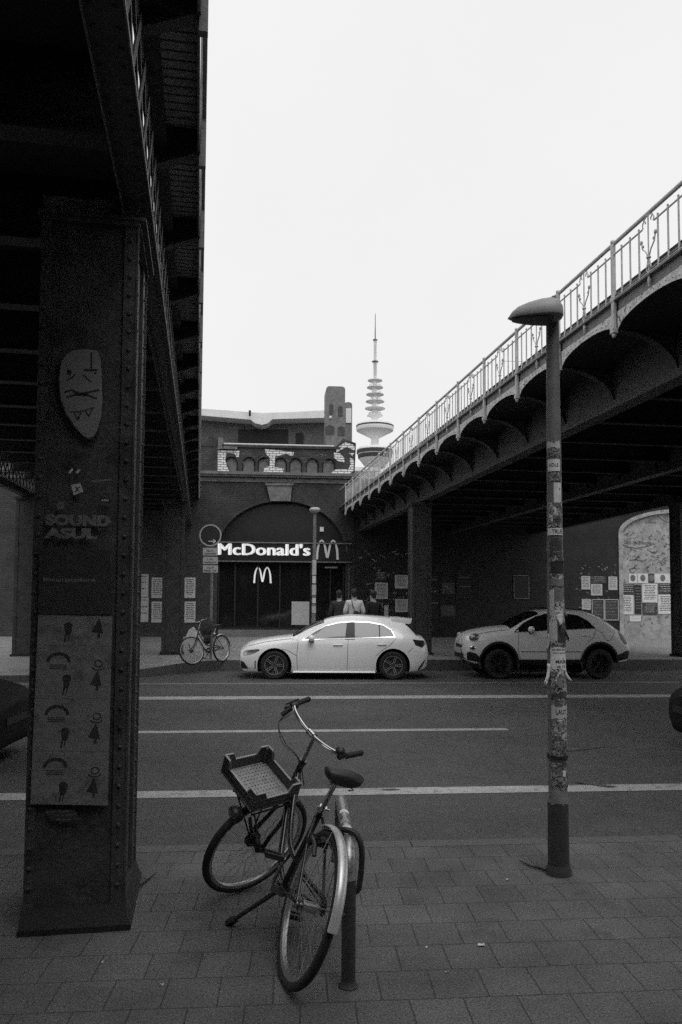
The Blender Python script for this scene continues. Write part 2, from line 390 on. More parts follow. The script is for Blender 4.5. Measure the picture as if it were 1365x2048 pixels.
# ------------------------------------------------------------------ frames of the place
AR = math.atan((CX - 545) / F)               # across the road
U = Vector((math.cos(AR), math.sin(AR), 0)); V = Vector((-math.sin(AR), math.cos(AR), 0))
ZR = -0.11                                   # road surface
def UV(u, v, z=0.0): return U*u + V*v + Vector((0, 0, z))
def vof(px, py, z): return PG(px, py, z).dot(V)
def bridge_frame(vp):
    a = math.atan((CX - vp) / F); l = Vector((math.cos(a), math.sin(a), 0)); d = Vector((-math.sin(a), math.cos(a), 0))
    return lambda L, t, z: l*L + d*t + Vector((0, 0, z)), l, d
BRF, BRL, BRD = bridge_frame(438)
BLF, BLL, BLD = bridge_frame(398)

# ------------------------------------------------------------------ ground
def sheet(name, pts, m, z_uv=None):
    me = bpy.data.meshes.new(name); me.from_pydata([tuple(p) for p in pts], [], [tuple(range(len(pts)))])
    me.materials.append(m)
    o = bpy.data.objects.new(name, me); COL.objects.link(o); o['kind'] = 'structure'
    return o
def set_uv(o, f):
    me = o.data; uvl = me.uv_layers.new(name='UVMap')
    for lp in me.loops:
        uvl.data[lp.index].uv = f(o.matrix_world @ me.vertices[lp.vertex_index].co)
sheet('ground', [(-2500, -600, -.16), (2500, -600, -.16), (2500, 4000, -.16), (-2500, 4000, -.16)], M_SOIL)
v_kerb = vof(700, 1684, 0.0)
v_far = 17.9                                  # far kerb on the left, bulging out
sheet('road', [UV(-60, v_kerb, ZR), UV(60, v_kerb, ZR), UV(60, 21.6, ZR), UV(-60, 21.6, ZR)], M_ASPH)
# pavement: slab rows run with the kerb, joints slightly skew
jd = (PG(1040, 1965) - PG(1275, 1668)); jd = Vector((-(CX-600)/F, 1, 0)).normalized()
def pave_uv(p):
    # p = a*U + b*jd
    det = U.x*jd.y - U.y*jd.x
    a = (p.x*jd.y - p.y*jd.x)/det; b = (U.x*p.y - U.y*p.x)/det
    return (a + .10, b - .045)
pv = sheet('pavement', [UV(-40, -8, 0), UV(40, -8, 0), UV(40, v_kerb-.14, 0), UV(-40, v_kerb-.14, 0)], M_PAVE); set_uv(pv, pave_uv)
kb = MB()
for i in range(-20, 21): kb.box((i*1.0+.004, v_kerb-.139, -.15), (i*1.0+.996, v_kerb, .002), Matrix([[U.x, V.x, 0, 0], [U.y, V.y, 0, 0], [0, 0, 1, 0], [0, 0, 0, 1]]))
k = kb.build('kerb', M_KERB); k['kind'] = 'structure'
# far pavement rising gently from its kerb (bulging out on the left)
def far_z(v): return .02 + .16*min(max((v-18.2)/3.0, 0), 1)
edge = [(-40, 18.15), (-30, 18.15), (-22, 18.15), (-16, 18.15), (-12, 18.16), (-9, 18.17), (-7.5, 18.18), (-6.2, 18.2), (-4.6, 18.35), (-3.2, 19.0), (-2.2, 20.2), (-1.4, 20.75), (0, 20.82), (2, 20.85), (5, 20.86), (10, 20.87), (20, 20.88), (40, 20.9)]
fp = MB()
rows = [0, .12, .5, 1.0, 2.0, 3.0, 8.0, 40.0]
edge_s = smoothpts([(a, b, 0) for a, b in edge], 5)
n = len(edge_s)
vs = []
for r_ in rows:
    for e in edge_s:
        vv = e.y + r_ if r_ < 8 else max(e.y+3.1, 24) + (r_-8)
        vs.append(UV(e.x, vv, far_z(vv) if r_ > 0 else far_z(vv)))
fs = [(i*n+j, i*n+j+1, (i+1)*n+j+1, (i+1)*n+j) for i in range(len(rows)-1) for j in range(n-1)]
fp.add(vs, fs)
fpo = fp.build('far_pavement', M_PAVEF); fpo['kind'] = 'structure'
set_uv(fpo, lambda p: (p.dot(U), p.dot(V)))
fk = MB()
vs = []
for e in edge_s:
    for dv, z in ((-.12, ZR-.03), (-.12, far_z(e.y)+.004), (.0, far_z(e.y)+.004), (.0, ZR-.03)): vs.append(UV(e.x, e.y+dv, z))
fk.add(vs, [(4*j+k, 4*j+4+k, 4*j+4+(k+1) % 4, 4*j+(k+1) % 4) for j in range(n-1) for k in range(4)])
fko = fk.build('far_kerb', M_KERB); fko['kind'] = 'structure'
# markings
def marking(name, y0, y1, m, x0=-40, x1=40, px=700, dz=.004):
    a, b = vof(px, y0, ZR+dz), vof(px, y1, ZR+dz)
    return sheet(name, [UV(x0, b, ZR+dz), UV(x1, b, ZR+dz), UV(x1, a, ZR+dz), UV(x0, a, ZR+dz)], m)
marking('bike_lane_line', 1576.5, 1590, M_MARK)
marking('lane_line', 1458.5, 1463, M_MARK, x0=-20, x1=PG(1018, 1460, ZR).dot(U))
marking('middle_line', 1391.5, 1397.5, M_MARK)
marking('parking_line', 1365, 1368, M_MARK2)
a = PG(1150, 1566, ZR); q = MB()
q.poly([(0, 0), (.09, .02), (.34, -.22), (.25, -.24)], .003, lambda x, y, d: a + U*x + V*y + Vector((0, 0, .008+d)))
o = q.build('tar_patch', M_PATCH); o['kind'] = 'structure'
c0 = PG(760, 1581, ZR); q = MB()
q.poly([(0, 0), (.12, .03), (.2, -.01), (.1, -.03)], .002, lambda x, y, d: c0 + U*x + V*y + Vector((0, 0, .008+d)))
o = q.build('tar_spot', M_PATCH); o['kind'] = 'structure'

# ------------------------------------------------------------------ right-hand bridge
def frame_M(fr):
    return Matrix([[ (fr(1,0,0)).x, (fr(0,1,0)).x, 0, 0], [(fr(1,0,0)).y, (fr(0,1,0)).y, 0, 0], [0, 0, 1, 0], [0, 0, 0, 1]])
MR, ML, MU = frame_M(BRF), frame_M(BLF), Matrix([[U.x, V.x, 0, 0], [U.y, V.y, 0, 0], [0, 0, 1, 0], [0, 0, 0, 1]])
LR, LG = 4.98, 5.80
ZC, ZT, ZM = 5.58, 6.31, 6.16                 # kerb of the deck, handrail, second rail
BT0, BDT = 9.35, 1.674
bts = [BT0 + BDT*k for k in range(-3, 14)]
br = empty('railway_bridge', BRF(9.5, 20, 4.5), 'dark riveted iron railway bridge with a row of arched brackets under its pale railing', 'bridge')
mb = MB(MR); mb.box((LR+.02, -6, 5.40), (14, 33.6, 5.54)); mb.box((LR+.25, -6, 5.54), (LR+.45, 33.6, 5.9))
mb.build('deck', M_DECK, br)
mb = MB(MR)
for L in (LG, 9.7, 13.2):
    mb.box((L, -6, 4.60), (L+.03, 33.4, 5.40)); mb.box((L-.10, -6, 4.565), (L+.16, 33.4, 4.60)); mb.box((L-.05, -6, 4.60), (L, 33.4, 4.70))
    for t in bts: mb.box((L-.07, t+.4, 4.70), (L, t+.44, 5.40)) if L > LG else None
mb.build('main_girder', M_IRON, br)
for t in bts:
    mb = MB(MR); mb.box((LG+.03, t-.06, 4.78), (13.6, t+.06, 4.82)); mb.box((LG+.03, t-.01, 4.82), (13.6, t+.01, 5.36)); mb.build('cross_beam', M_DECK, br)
mb = MB(MR)
for L in (7.0, 8.3, 10.9, 12.2): mb.box((L, -6, 5.12), (L+.12, 33.3, 5.16)); mb.box((L+.05, -6, 5.16), (L+.07, 33.3, 5.40))
mb.build('rail_bearer', M_DECK, br)
# outer brackets: web plate with quarter-round underside
def bracket(t):
    mb = MB()
    out = [(LR+.02, 5.40), (LR+.02, ZC-.42)]
    for i in range(13):
        a = math.pi/2*i/12; out.append((LR+.04 + (LG-LR-.04)*math.sin(a), 4.60 + (ZC-.42-4.60)*math.cos(a)))
    out.append((LG, 5.40))
    mb.poly(out, .024, lambda a, b, d: BRF(a, t-.012+d, b))
    low = out[2:-1]
    for (a, b), (c, d_) in zip(low[:-1], low[1:]):     # flange along the curve
        mb.add([BRF(a, t-.06, b-.004), BRF(c, t-.06, d_-.004), BRF(c, t+.06, d_-.004), BRF(a, t+.06, b-.004),
                BRF(a, t-.06, b+.010), BRF(c, t-.06, d_+.010), BRF(c, t+.06, d_+.010), BRF(a, t+.06, b+.010)],
               [(3,2,1,0),(4,5,6,7),(0,1,5,4),(1,2,6,5),(2,3,7,6),(3,0,4,7)])
    return mb.build('bracket', M_IRON, br)
def fascia(t):
    """arched plate between two posts, with its vault of buckled plate behind it"""
    mb = MB(); t0, t1 = t+.05, t+BDT-.05; n = 14
    arc = []
    for i in range(n+1):
        s_ = i/n; arc.append((t0+(t1-t0)*s_, ZC-.40 + .15*(1-(2*s_-1)**2)**.55))
    out = [(t1, ZC-.17), (t0, ZC-.17)] + arc
    mb.poly(out, .012, lambda a, b, d: BRF(LR-d, a, b))
    for i in range(12):
        tt = t0+(t1-t0)*(i+.5)/12; zz = ZC-.40+.15*(1-(2*(i+.5)/12-1)**2)**.55+.045
        mb.rivet(BRF(LR-.012, tt, min(zz, ZC-.20)), -BRL, .014)
    f = mb.build('fascia_arch', M_IRONL, br)
    mb = MB(); vs = []
    for L in (LR+.002, LG-.002):
        for a, b in arc: vs.append(BRF(L, a, b+.004))
    mb.add(vs, [(i, i+1, i+n+2, i+n+1) for i in range(n)])
    mb.build('vault_plate', M_DECK, br)
    mb = MB(MR); mb.box((LR+.004, t0, ZC-.17), (LR+.02, t1, ZC-.03)); mb.build('fascia_band', M_IRONM, br)
for t in bts: bracket(t)
for t in bts[:-1]: fascia(t)
mb = MB(MR); mb.box((LR-.05, -6, ZC-.03), (LR+.06, 33.3, ZC-.012)); mb.box((LR-.03, -6, ZC+.035), (LR-.018, 33.3, ZC+.055))
mb.build('edge_angle', M_IRONM, br)

rl = empty('bridge_railing', BRF(LR, 20, ZC), 'ornate light grey iron railing running along the edge of the arched bridge', 'railing')
mb = MB(); mb.tube([BRF(LR-.02, -6, ZT), BRF(LR-.02, 33.2, ZT)], .026, 8); mb.build('handrail', M_RAIL, rl, smooth=True)
for t in bts:
    mb = MB(MR); mb.box((LR-.055, t-.03, ZC-.40), (LR-.015, t+.03, ZT-.01)); mb.box((LR-.07, t-.04, ZC-.44), (LR-.0, t+.04, ZC-.38))
    mb.box((LR-.065, t-.04, ZC-.03), (LR-.01, t+.04, ZC+.02)); mb.ell((LR-.035, t, ZT+.02), (.035, .035, .03), 8)
    mb.ell((LR-.035, t, ZC-.46), (.03, .03, .045), 8)
    mb.build('post', M_RAIL, rl)
def spiral(c, r0, r1, a0, a1, n=14):
    return [(c[0]+(r0+(r1-r0)*i/n)*math.cos(a0+(a1-a0)*i/n), c[1]+(r0+(r1-r0)*i/n)*math.sin(a0+(a1-a0)*i/n)) for i in range(n+1)]
for t in bts[:-1]:
    mb = MB(); m_ = t+BDT/2; P = lambda a, z: BRF(LR-.03, a, z)
    zt2 = ZM
    mb.tube([P(t, zt2), P(m_-.13, zt2)], .011, 6); mb.tube([P(m_+.13, zt2), P(t+BDT, zt2)], .011, 6)
    mb.tube([P(*q) for q in spiral((m_-.08, zt2+.045), .05, .018, -2.2, -6.6)], .008, 5)
    mb.tube([P(*q) for q in spiral((m_+.08, zt2+.045), .05, .018, -.95, 3.5)], .008, 5)
    mb.tube([P(m_-.1, zt2+.09), P(m_, zt2+.13), P(m_+.1, zt2+.09)], .008, 5)
    for i in range(1, 8):
        a = t+BDT*i/8
        if i == 4: mb.tube([P(a, ZC-.02), P(a, zt2+.12)], .009, 6)
        else: mb.tube([P(a, ZC-.02), P(a, zt2+.03)], .0115, 6); mb.ell(P(a, zt2+.035), (.015, .015, .015), 6)
    for s_ in (-1, 1):                         # tulip ornament
        mb.tube([P(*q) for q in [(m_, ZC+.0), (m_+s_*.05, ZC+.06), (m_+s_*.02, ZC+.15), (m_+s_*.01, ZC+.19), (m_+s_*.05, ZC+.27), (m_+s_*.13, ZC+.34), (m_+s_*.15, ZC+.42)]], .0085, 5)
        mb.ell(P(m_+s_*.155, ZC+.43), (.02, .03, .028), 6); mb.ell(P(m_+s_*.12, ZC+.37), (.016, .022, .02), 6)
    mb.ell(P(m_, ZC+.19), (.03, .035, .02), 8); mb.ell(P(m_, ZC+.10), (.02, .02, .03), 6)
    mb.ell(P(m_, ZC-.09), (.02, .03, .05), 6); mb.tube([P(m_, ZC), P(m_, ZC-.16)], .012, 6)
    mb.tube([P(t, ZC+.012), P(t+BDT, ZC+.012)], .008, 5)
    mb.build('railing_panel', M_RAIL, rl)

def steel_column(fr, L, t, w, d, z0, z1, label, m=M_IRON, fine=False):
    """riveted box column with corner angles, base and cap"""
    e = empty('steel_column', fr(L, t, z0), label, 'column', 'steel columns under the bridges')
    M = frame_M(fr); mb = MB(); X = fr(1, 0, 0); Y = fr(0, 1, 0)
    mb.box((L-w/2+.018, t-d/2+.018, z0), (L+w/2-.018, t+d/2-.018, z1), M)
    for sx in (-1, 1):
        for sy in (-1, 1):
            x, y = L+sx*w/2, t+sy*d/2; g = .085
            mb.box((min(x, x-sx*g), min(y, y-sy*.018), z0), (max(x, x-sx*g), max(y, y-sy*.018), z1-.02), M)
            mb.box((min(x, x-sx*.018), min(y-sy*.018, y-sy*g), z0), (max(x, x-sx*.018), max(y-sy*.018, y-sy*g), z1-.02), M)
    zz = z0+.2; st = .105 if fine else .2; i = 0
    while zz < z1-.08:
        o_ = st/2 if fine else 0
        for sx in (-1, 1): mb.rivet(fr(L+sx*(w/2-.045), t-d/2, zz), -Y, .013)
        for y in ((t-d/2+.045), (t+d/2-.045)):
            mb.rivet(fr(L+w/2, y, zz+o_), X, .013)
            mb.rivet(fr(L-w/2, y, zz+o_), -X, .013)
        zz += st
    mb.build('shaft', m, e)
    mb = MB(M); mb.box((L-w/2-.05, t-d/2-.05, z1-.05), (L+w/2+.05, t+d/2+.05, z1-.015)); mb.box((L-w/2-.03, t-d/2-.03, z1-.09), (L+w/2+.03, t+d/2+.03, z1-.05)); mb.build('cap_plate', m, e)
    if fine:
        mb = MB(M); mb.frustum((L-w/2-.035, t-d/2-.05), (L+w/2+.045, t+d/2+.03), (L-w/2-.02, t-d/2-.02), (L+w/2+.02, t+d/2+.01), z0+.04, z0+.13)
        mb.box((L-w/2-.045, t-d/2-.06, z0), (L+w/2+.055, t+d/2+.05, z0+.04)); mb.build('plinth', M_IRONB, e)
    else:
        mb = MB(M); mb.box((L-w/2-.04, t-d/2-.04, z0-.1), (L+w/2+.04, t+d/2+.04, z0+.06)); mb.build('plinth', M_IRONB, e)
    return e
steel_column(BRF, 5.74, 22.4, .56, .56, .18, 4.55, 'riveted steel column behind the white hatchback, under the edge girder of the arched bridge')
steel_column(BRF, 13.16, 21.0, .56, .56, .18, 4.56, 'dark steel column at the right edge of the photo beside the pale arched wall')
ZLG = lambda t: 3.97 + .027*(t-5)              # underside of the left bridge's girder
steel_column(BLF, -.70, 22.9, .58, .58, .18, ZLG(22.9), 'steel column beside the parked bicycle, under the left-hand bridge')
steel_column(BLF, -4.58, 22.6, .50, .50, .18, ZLG(22.6), 'steel column at the left edge of the photo, farthest left of the far columns')

# ------------------------------------------------------------------ left-hand bridge (overhead)
lb = empty('lattice_bridge', BLF(-2.5, 20, 4), 'dark iron lattice girder bridge overhead with a narrow walkway along its side', 'bridge')
def lbox(mb, L0, L1, t0, t1, z0, z1, sl=.027):
    vs = []
    for t in (t0, t1):
        dz = sl*(t-5)
        for L, z in ((L0, z0), (L1, z0), (L1, z1), (L0, z1)): vs.append(BLF(L, t, z+dz))
    mb.add(vs, [(0,1,2,3),(7,6,5,4),(0,4,5,1),(1,5,6,2),(2,6,7,3),(3,7,4,0)])
TE = 33.4
for Lc, nm in ((-.40, 'lattice_girder'), (-4.60, 'lattice_girder')):
    sg = 1 if Lc > -1 else -1
    mb = MB()
    a_, b_ = (Lc-.06, Lc+.10) if sg > 0 else (Lc-.10, Lc+.06)
    lbox(mb, a_, b_, -7, TE, 3.97, 3.995); lbox(mb, Lc-.02, Lc, -7, TE, 3.995, 4.17)
    lbox(mb, Lc-.02, Lc, -7, TE, 5.05, 5.3); lbox(mb, a_, b_, -7, TE, 5.3, 5.32)
    lbox(mb, Lc, Lc+.08, -7, TE, 3.995, 4.01)
    t = -7.0
    while t < TE-.5:
        for s_ in (0, 1):
            z0_, z1_ = (4.10, 5.10) if s_ else (5.10, 4.10)
            mb.bar(BLF(Lc+.008*(1+s_), t, z0_+.027*(t-5)), BLF(Lc+.008*(1+s_), t+.8, z1_+.027*(t-4.2)), .07, .012, up=BLL)
        mb.rivet(BLF(Lc+.025, t, 4.1+.027*(t-5)), BLL, .02)
        t += .4
    t = -6.9
    while t < 20:
        mb.rivet(BLF(Lc+.06, t, 3.97+.027*(t-5)), (0, 0, -1), .013); mb.rivet(BLF(Lc-.03, t, 3.97+.027*(t-5)), (0, 0, -1), .013)
        t += .12
    mb.build(nm, M_IRON, lb)
mb = MB(); lbox(mb, -.462, -.457, -7, TE, 3.94, 3.985); lbox(mb, -.305, -.298, -7, TE, 3.955, 3.985)
mb.build('flange_edge', M_FLAKE, lb)
mb = MB(); lbox(mb, -4.6, -.45, -7, TE, 5.0, 5.12); lbox(mb, -.42, -.05, -7, TE, 5.52, 5.56, .02); mb.build('deck', M_DECK, lb)
t = -6.4; cbs = []
while t < 33: cbs.append(t); t += 1.6
for t in cbs:
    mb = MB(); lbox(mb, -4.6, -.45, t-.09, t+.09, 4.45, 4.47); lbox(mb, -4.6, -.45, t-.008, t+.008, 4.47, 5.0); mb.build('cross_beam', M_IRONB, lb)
    mb = MB()                                  # walkway bracket
    mb.poly([(-.40, 5.48), (-.04, 5.48), (-.04, 5.30), (-.40, 5.16)], .10, lambda a, b, d: BLF(a, t-.05+d, b+.02*(t-5)))
    lbox(mb, -.40, -.06, t-.09, t+.09, 5.46, 5.475, .02)
    mb.build('walkway_bracket', M_IRON, lb)
mb = MB(); t = -6.3
while t < 33: lbox(mb, -.38, -.065, t, t+.075, 5.47, 5.50, .02); t += .10
mb.build('walkway_boards', M_GRATE, lb)
mb = MB(); lbox(mb, -.385, -.365, -6.4, TE, 5.36, 5.50, .02); lbox(mb, -.062, -.046, -6.4, TE, 5.30, 5.56, .02); mb.build('walkway_edge', M_IRONM, lb)
# knee gusset over the near pier
mb = MB(); mb.poly([(-.88, 3.82), (-.46, 3.82), (-.46, 3.952), (-.88, 3.952)], .5, lambda a, b, d: BLF(a, 4.52+d, b)); mb.build('bearing_block', M_IRON, lb)
lr = empty('walkway_railing', BLF(-.02, 20, 5.5), 'thin grey iron handrail along the walkway of the overhead bridge, seen almost edge-on', 'railing')
mb = MB(); lbox(mb, -.035, .004, -6.4, TE, 6.36, 6.42, .02); mb.build('handrail', M_IRONM, lr)
mb = MB(); lbox(mb, -.026, -.014, -6.4, TE, 5.95, 5.98, .02); lbox(mb, -.03, .0, -6.4, TE, 5.60, 5.64, .02); mb.build('lower_rail', M_IRONM, lr)
for t in cbs:
    mb = MB(); lbox(mb, -.05, .004, t-.03, t+.03, 5.2, 6.38, .02); mb.build('post', M_IRONM, lr)

# near pier
pier = empty('steel_pier', BLF(-.68, 4.5, 0), 'big dark riveted steel pier covered in posters, nearest the camera', 'pier')
PW0, PW1, PT0, PT1, PZ = -.865, -.365, 4.42, 5.14, 3.84
def pier_build():
    X, Y = BLL, BLD; M = ML; mb = MB()
    w, d = PW1-PW0, PT1-PT0
    mb.box((PW0+.02, PT0+.014, 0), (PW1-.02, PT1-.014, PZ), M)
    # front: edge angles; side: two angles with recessed web
    for x0, x1 in ((PW0, PW0+.05), (PW1-.065, PW1)): mb.box((x0, PT0, .1), (x1, PT0+.016, PZ-.02), M)
    for y0, y1 in ((PT0+.016, PT0+.16), (PT1-.16, PT1)):
        mb.box((PW1-.018, y0, .1), (PW1, y1, PZ-.02), M); mb.box((PW0, y0, .1), (PW0+.018, y1, PZ-.02), M)
    mb.box((PW1, PT0-.004, .1), (PW1+.012, PT0+.012, PZ-.02), M); mb.box((PW1, PT1-.012, .1), (PW1+.012, PT1+.004, PZ-.02), M)
    z = .22
    while z < PZ-.1:
        mb.rivet(BLF(PW1-.032, PT0, z), -Y, .013); mb.rivet(BLF(PW0+.025, PT0, z), -Y, .013)
        mb.rivet(BLF(PW1, PT0+.09, z+.04), X, .013); mb.rivet(BLF(PW1, PT1-.09, z+.01), X, .013)
        z += .102
    mb.build('shaft', M_PIER, pier)
    mb = MB(M); mb.box((PW0-.02, PT0-.012, PZ-.04), (PW1+.05, PT1+.03, PZ-.02)); mb.box((PW0-.01, PT0-.006, PZ-.07), (PW1+.02, PT1+.01, PZ-.04)); mb.build('cap_plate', M_IRON, pier)
    mb = MB(M); mb.frustum((PW0-.012, PT0-.05), (PW1+.04, PT1+.04), (PW0-.005, PT0-.008), (PW1+.008, PT1+.008), .03, .125)
    mb.box((PW0-.016, PT0-.055, 0), (PW1+.046, PT1+.045, .03))
    mb.build('plinth', M_IRONB, pier)
pier_build()
# point on the pier's front face from the photo
def pf(px, py):
    r = ray(px, py); k = PT0 / r.dot(BLD); P = CAMP + r*k
    return P.dot(BLL), P.z
def pface(off=0.0): return lambda a, b, d: BLF(a, PT0-off-d, b)
def on_face(pts, th, off, m, name, parent=None, **k):
    mb = MB(); mb.poly([pf(*p) for p in pts], th, pface(off)); return mb.build(name, m, parent, **k)
# four stacked posters
ys = [(1230, 1288), (1288, 1393), (1393, 1498), (1498, 1606)]
xl = lambda y: 78 - (y-1230)*.041; xr = lambda y: 226 - (y-1230)*.024
lab = ['grey poster cut off at the top, topmost of four stacked on the steel pier', 'grey poster with rainbow arch, second from top of the four on the steel pier',
       'grey poster with rainbow arch, third from top of the four on the steel pier', 'grey poster with rainbow arch, lowest of the four on the steel pier']
for i, (y0, y1) in enumerate(ys):
    off = .0175 + .0012*i
    e = on_face([(xl(y0), y0), (xr(y0), y0+2), (xr(y1), y1+3), (xl(y1), y1)], .001, off, M_PPIER, 'poster')
    o2 = e; tag(o2, lab[i], 'poster', 'rainbow posters on the steel pier')
    mb = MB(); fr = pface(off+.0011); dx = -(y1-1393)*.032
    def P(x, y): return pf(x+dx, y)
    if i:
        c = P(119, y0+31); rr_ = []
        for j in range(11):
            a = math.pi*j/10; rr_.append((c[0]+math.cos(a)*.055, c[1]-.012+math.sin(a)*.044))
        mb.strip(rr_, .017, .0005, fr)
        mb.build('arch_print', M_INKM, e); mb = MB()
        for q in range(3): mb.strip([(c[0]-.045, c[1]-.026-q*.010), (c[0]+.042, c[1]-.028-q*.010)], .004, .0005, fr)
    if i: mb.build('text_print', M_INKM, e)
    mb = MB()
    c = P(135, y1-31)
    mb.poly([(c[0]+.026*math.cos(a*.5236)*(1 if math.sin(a*.5236) > 0 else .7), c[1]+.036*math.sin(a*.5236)) for a in range(12)], .0005, fr)
    mb.strip([(c[0]-.01, c[1]-.02), (c[0]-.018, c[1]-.07)], .008, .0005, fr); mb.strip([(c[0]+.004, c[1]-.03), (c[0]-.002, c[1]-.065)], .006, .0005, fr)
    mb.build('balloon_print', M_INKM, e); mb = MB()
    c = P(196, y1-32)
    mb.poly([(c[0], c[1]+.055), (c[0]+.012, c[1]+.02), (c[0]+.022, c[1]-.03), (c[0]+.006, c[1]-.026), (c[0]+.006, c[1]-.05), (c[0]-.008, c[1]-.05), (c[0]-.006, c[1]-.026), (c[0]-.038, c[1]-.018)], .0005, fr)
    if i:
        mb.strip([(c[0]+.02*math.cos(a*.628)+.004, c[1]+.09+.017*math.sin(a*.628)) for a in range(11)], .006, .0005, fr)
        mb.strip([(c[0]-.03, c[1]+.07), (c[0]-.012, c[1]+.058), (c[0]+.02, c[1]+.058), (c[0]+.034, c[1]+.072)], .006, .0005, fr)
    mb.build('figure_print', M_INKM, e)
    mb = MB(); mb.strip([pf(xl(y0), y0+1), pf(xr(y0), y0+3)], .004, .0006, pface(off+.001)); mb.strip([pf(xl(y0)+1, y0), pf(xl(y1)+1, y1)], .003, .0006, pface(off+.001))
    mb.build('worn_edge', M_PEDGE, e)
# dark poster above them, with faint print
e = on_face([(79, 1098), (221, 1100), (226, 1229), (78, 1229)], .001, .0172, M_INKM, 'poster'); tag(e, 'almost black poster with faint lettering above the four grey ones', 'poster')
mb = MB(); f3 = pface(.0184)
a, b = pf(88, 1163); add_text(mb, 'Bassmatadore', .05, f3, a, b, .0004, .001, width=pf(192, 1163)[0]-a, height=.022)
for j in range(3): a, b = pf(90, 1176+6*j); add_text(mb, ['live im Club', 'Freitag 21 Uhr', 'Hamburg'][j], .05, f3, a, b, .0004, width=.07-.012*j, height=.008)
mb.build('lettering', M_FAINT, e)
# stencilled block letters
st = MB(); f3 = pface(.0148)
a, b = pf(92, 1051); w_ = pf(222, 1051)[0]-a; h_ = pf(92, 1028)[1]-b; add_text(st, 'SOUND', .1, f3, a, b, .0006, .006, width=w_, height=h_)
a, b = pf(90, 1077); w_ = pf(196, 1077)[0]-a; add_text(st, 'ASUL', .1, f3, a, b, .0006, .006, width=w_, height=h_*.95)
a, b = pf(196, 1061); add_text(st, 'yoni', .1, f3, a, b, .0006, .0, width=.07, height=.012)
o = st.build('stencil_lettering', M_FAINT); tag(o, 'two lines of faded block letters reading SOUND on the dark pier', 'lettering')
# face paste-up
face = [(133, 712), (148, 702), (170, 700), (196, 703), (203, 720), (205, 760), (206, 800), (204, 835), (196, 862), (188, 874), (178, 878), (166, 872), (150, 852), (134, 828), (123, 800), (120, 760), (124, 725)]
fo = on_face([(x+2*(x > 165)-2*(x < 165), y+(3 if y > 800 else 0)) for x, y in face], .001, .0148, M_INK, 'face_poster'); tag(fo, 'pasted paper cut-out of a long pale face with two fangs, high on the pier', 'poster')
on_face(face, .001, .0162, M_PFACE, 'paper', fo)
mb = MB(); f3 = pface(.0174)
S_ = lambda pts, w: mb.strip([pf(*p) for p in pts], w, .0006, f3)
c = pf(140, 746); mb.poly([(c[0]+.013*math.cos(k*.785), c[1]+.016*math.sin(k*.785)) for k in range(8)], .0006, f3)
mb.build('eye_drawing', M_INK, fo); mb = MB(); S_([(136, 762), (148, 755), (151, 750)], .006); mb.build('nose_drawing', M_INK, fo); mb = MB(); S_([(168, 752), (184, 766)], .007); S_([(170, 742), (196, 742)], .012); S_([(184, 706), (184, 745)], .008);  S_([(190, 748), (194, 748)], .01)
mb.build('eye_drawing', M_INK, fo); mb = MB(); S_([(130, 786), (145, 782), (160, 789), (180, 786), (200, 781)], .010); S_([(134, 796), (150, 792), (165, 791), (180, 793), (195, 799)], .009); S_([(150, 788), (178, 791)], .014)
mb.build('moustache_drawing', M_INK, fo); mb = MB(); S_([(143, 825), (158, 825), (170, 822), (190, 816)], .005); S_([(150, 826), (157, 842), (164, 823)], .006); S_([(171, 822), (179, 834), (186, 818)], .006)
mb.build('fangs_drawing', M_INK, fo)
# small stickers on the pier
def sticker_pier(pts, m, label, mark=None, off=.0148):
    o = on_face(pts, .0008, off, m, 'sticker'); tag(o, label, 'sticker', 'stickers on the steel pier')
    if mark:
        mb = MB(); a, b = pf(*mark[1]); add_text(mb, mark[0], .05, pface(off+.0009), a, b, .0004, .001, width=mark[2], height=mark[3]); mb.build('print', mark[4], o)
sticker_pier([(143, 971), (162, 967), (168, 984), (149, 991)], M_PAPER, 'square pale sticker set askew below the face on the pier', ('X', (150, 985), .03, .03, M_INK))
sticker_pier([(201, 992), (224, 1001), (221, 1009), (199, 1003)], M_INK, 'small black tilted sticker near the pier edge above the block letters', ('ADN', (204, 1003), .036, .011, M_PAPERL))
sticker_pier([(116, 1005), (128, 1004), (131, 1013), (126, 1020), (117, 1019)], M_PPIER, 'small round grey sticker just above the block letters, on the left', ('V', (119, 1015), .018, .02, M_INK))
sticker_pier([(138, 946), (146, 936), (148, 941), (141, 948)], M_PAPER, 'tiny torn paper scrap below the face, left one of a pair')
sticker_pier([(152, 945), (160, 938), (162, 941), (156, 948)], M_PAPER, 'tiny torn paper scrap below the face, right one of a pair')
sticker_pier([(182, 962), (224, 958), (224, 961), (183, 966)], M_PPIER, 'thin pale strip of tape above the small black sticker on the pier')
o = on_face([(92, 1617), (150, 1618), (165, 1640), (130, 1644), (100, 1636)], .0006, .0146, M_INKM, 'torn_paper'); tag(o, 'torn dark paper remnant below the lowest grey poster', 'paper')
mb = MB()
for j, (x, y) in enumerate(((92, 1624), (108, 1631), (114, 1639))): a, b = pf(x, y); add_text(mb, ['www.kunstverein', 'im Hinterhof 20 Uhr', 'Eintritt frei'][j], .05, pface(.0154), a, b, .0003, width=.12, height=.009)
mb.build('lettering', M_PEDGE, o)
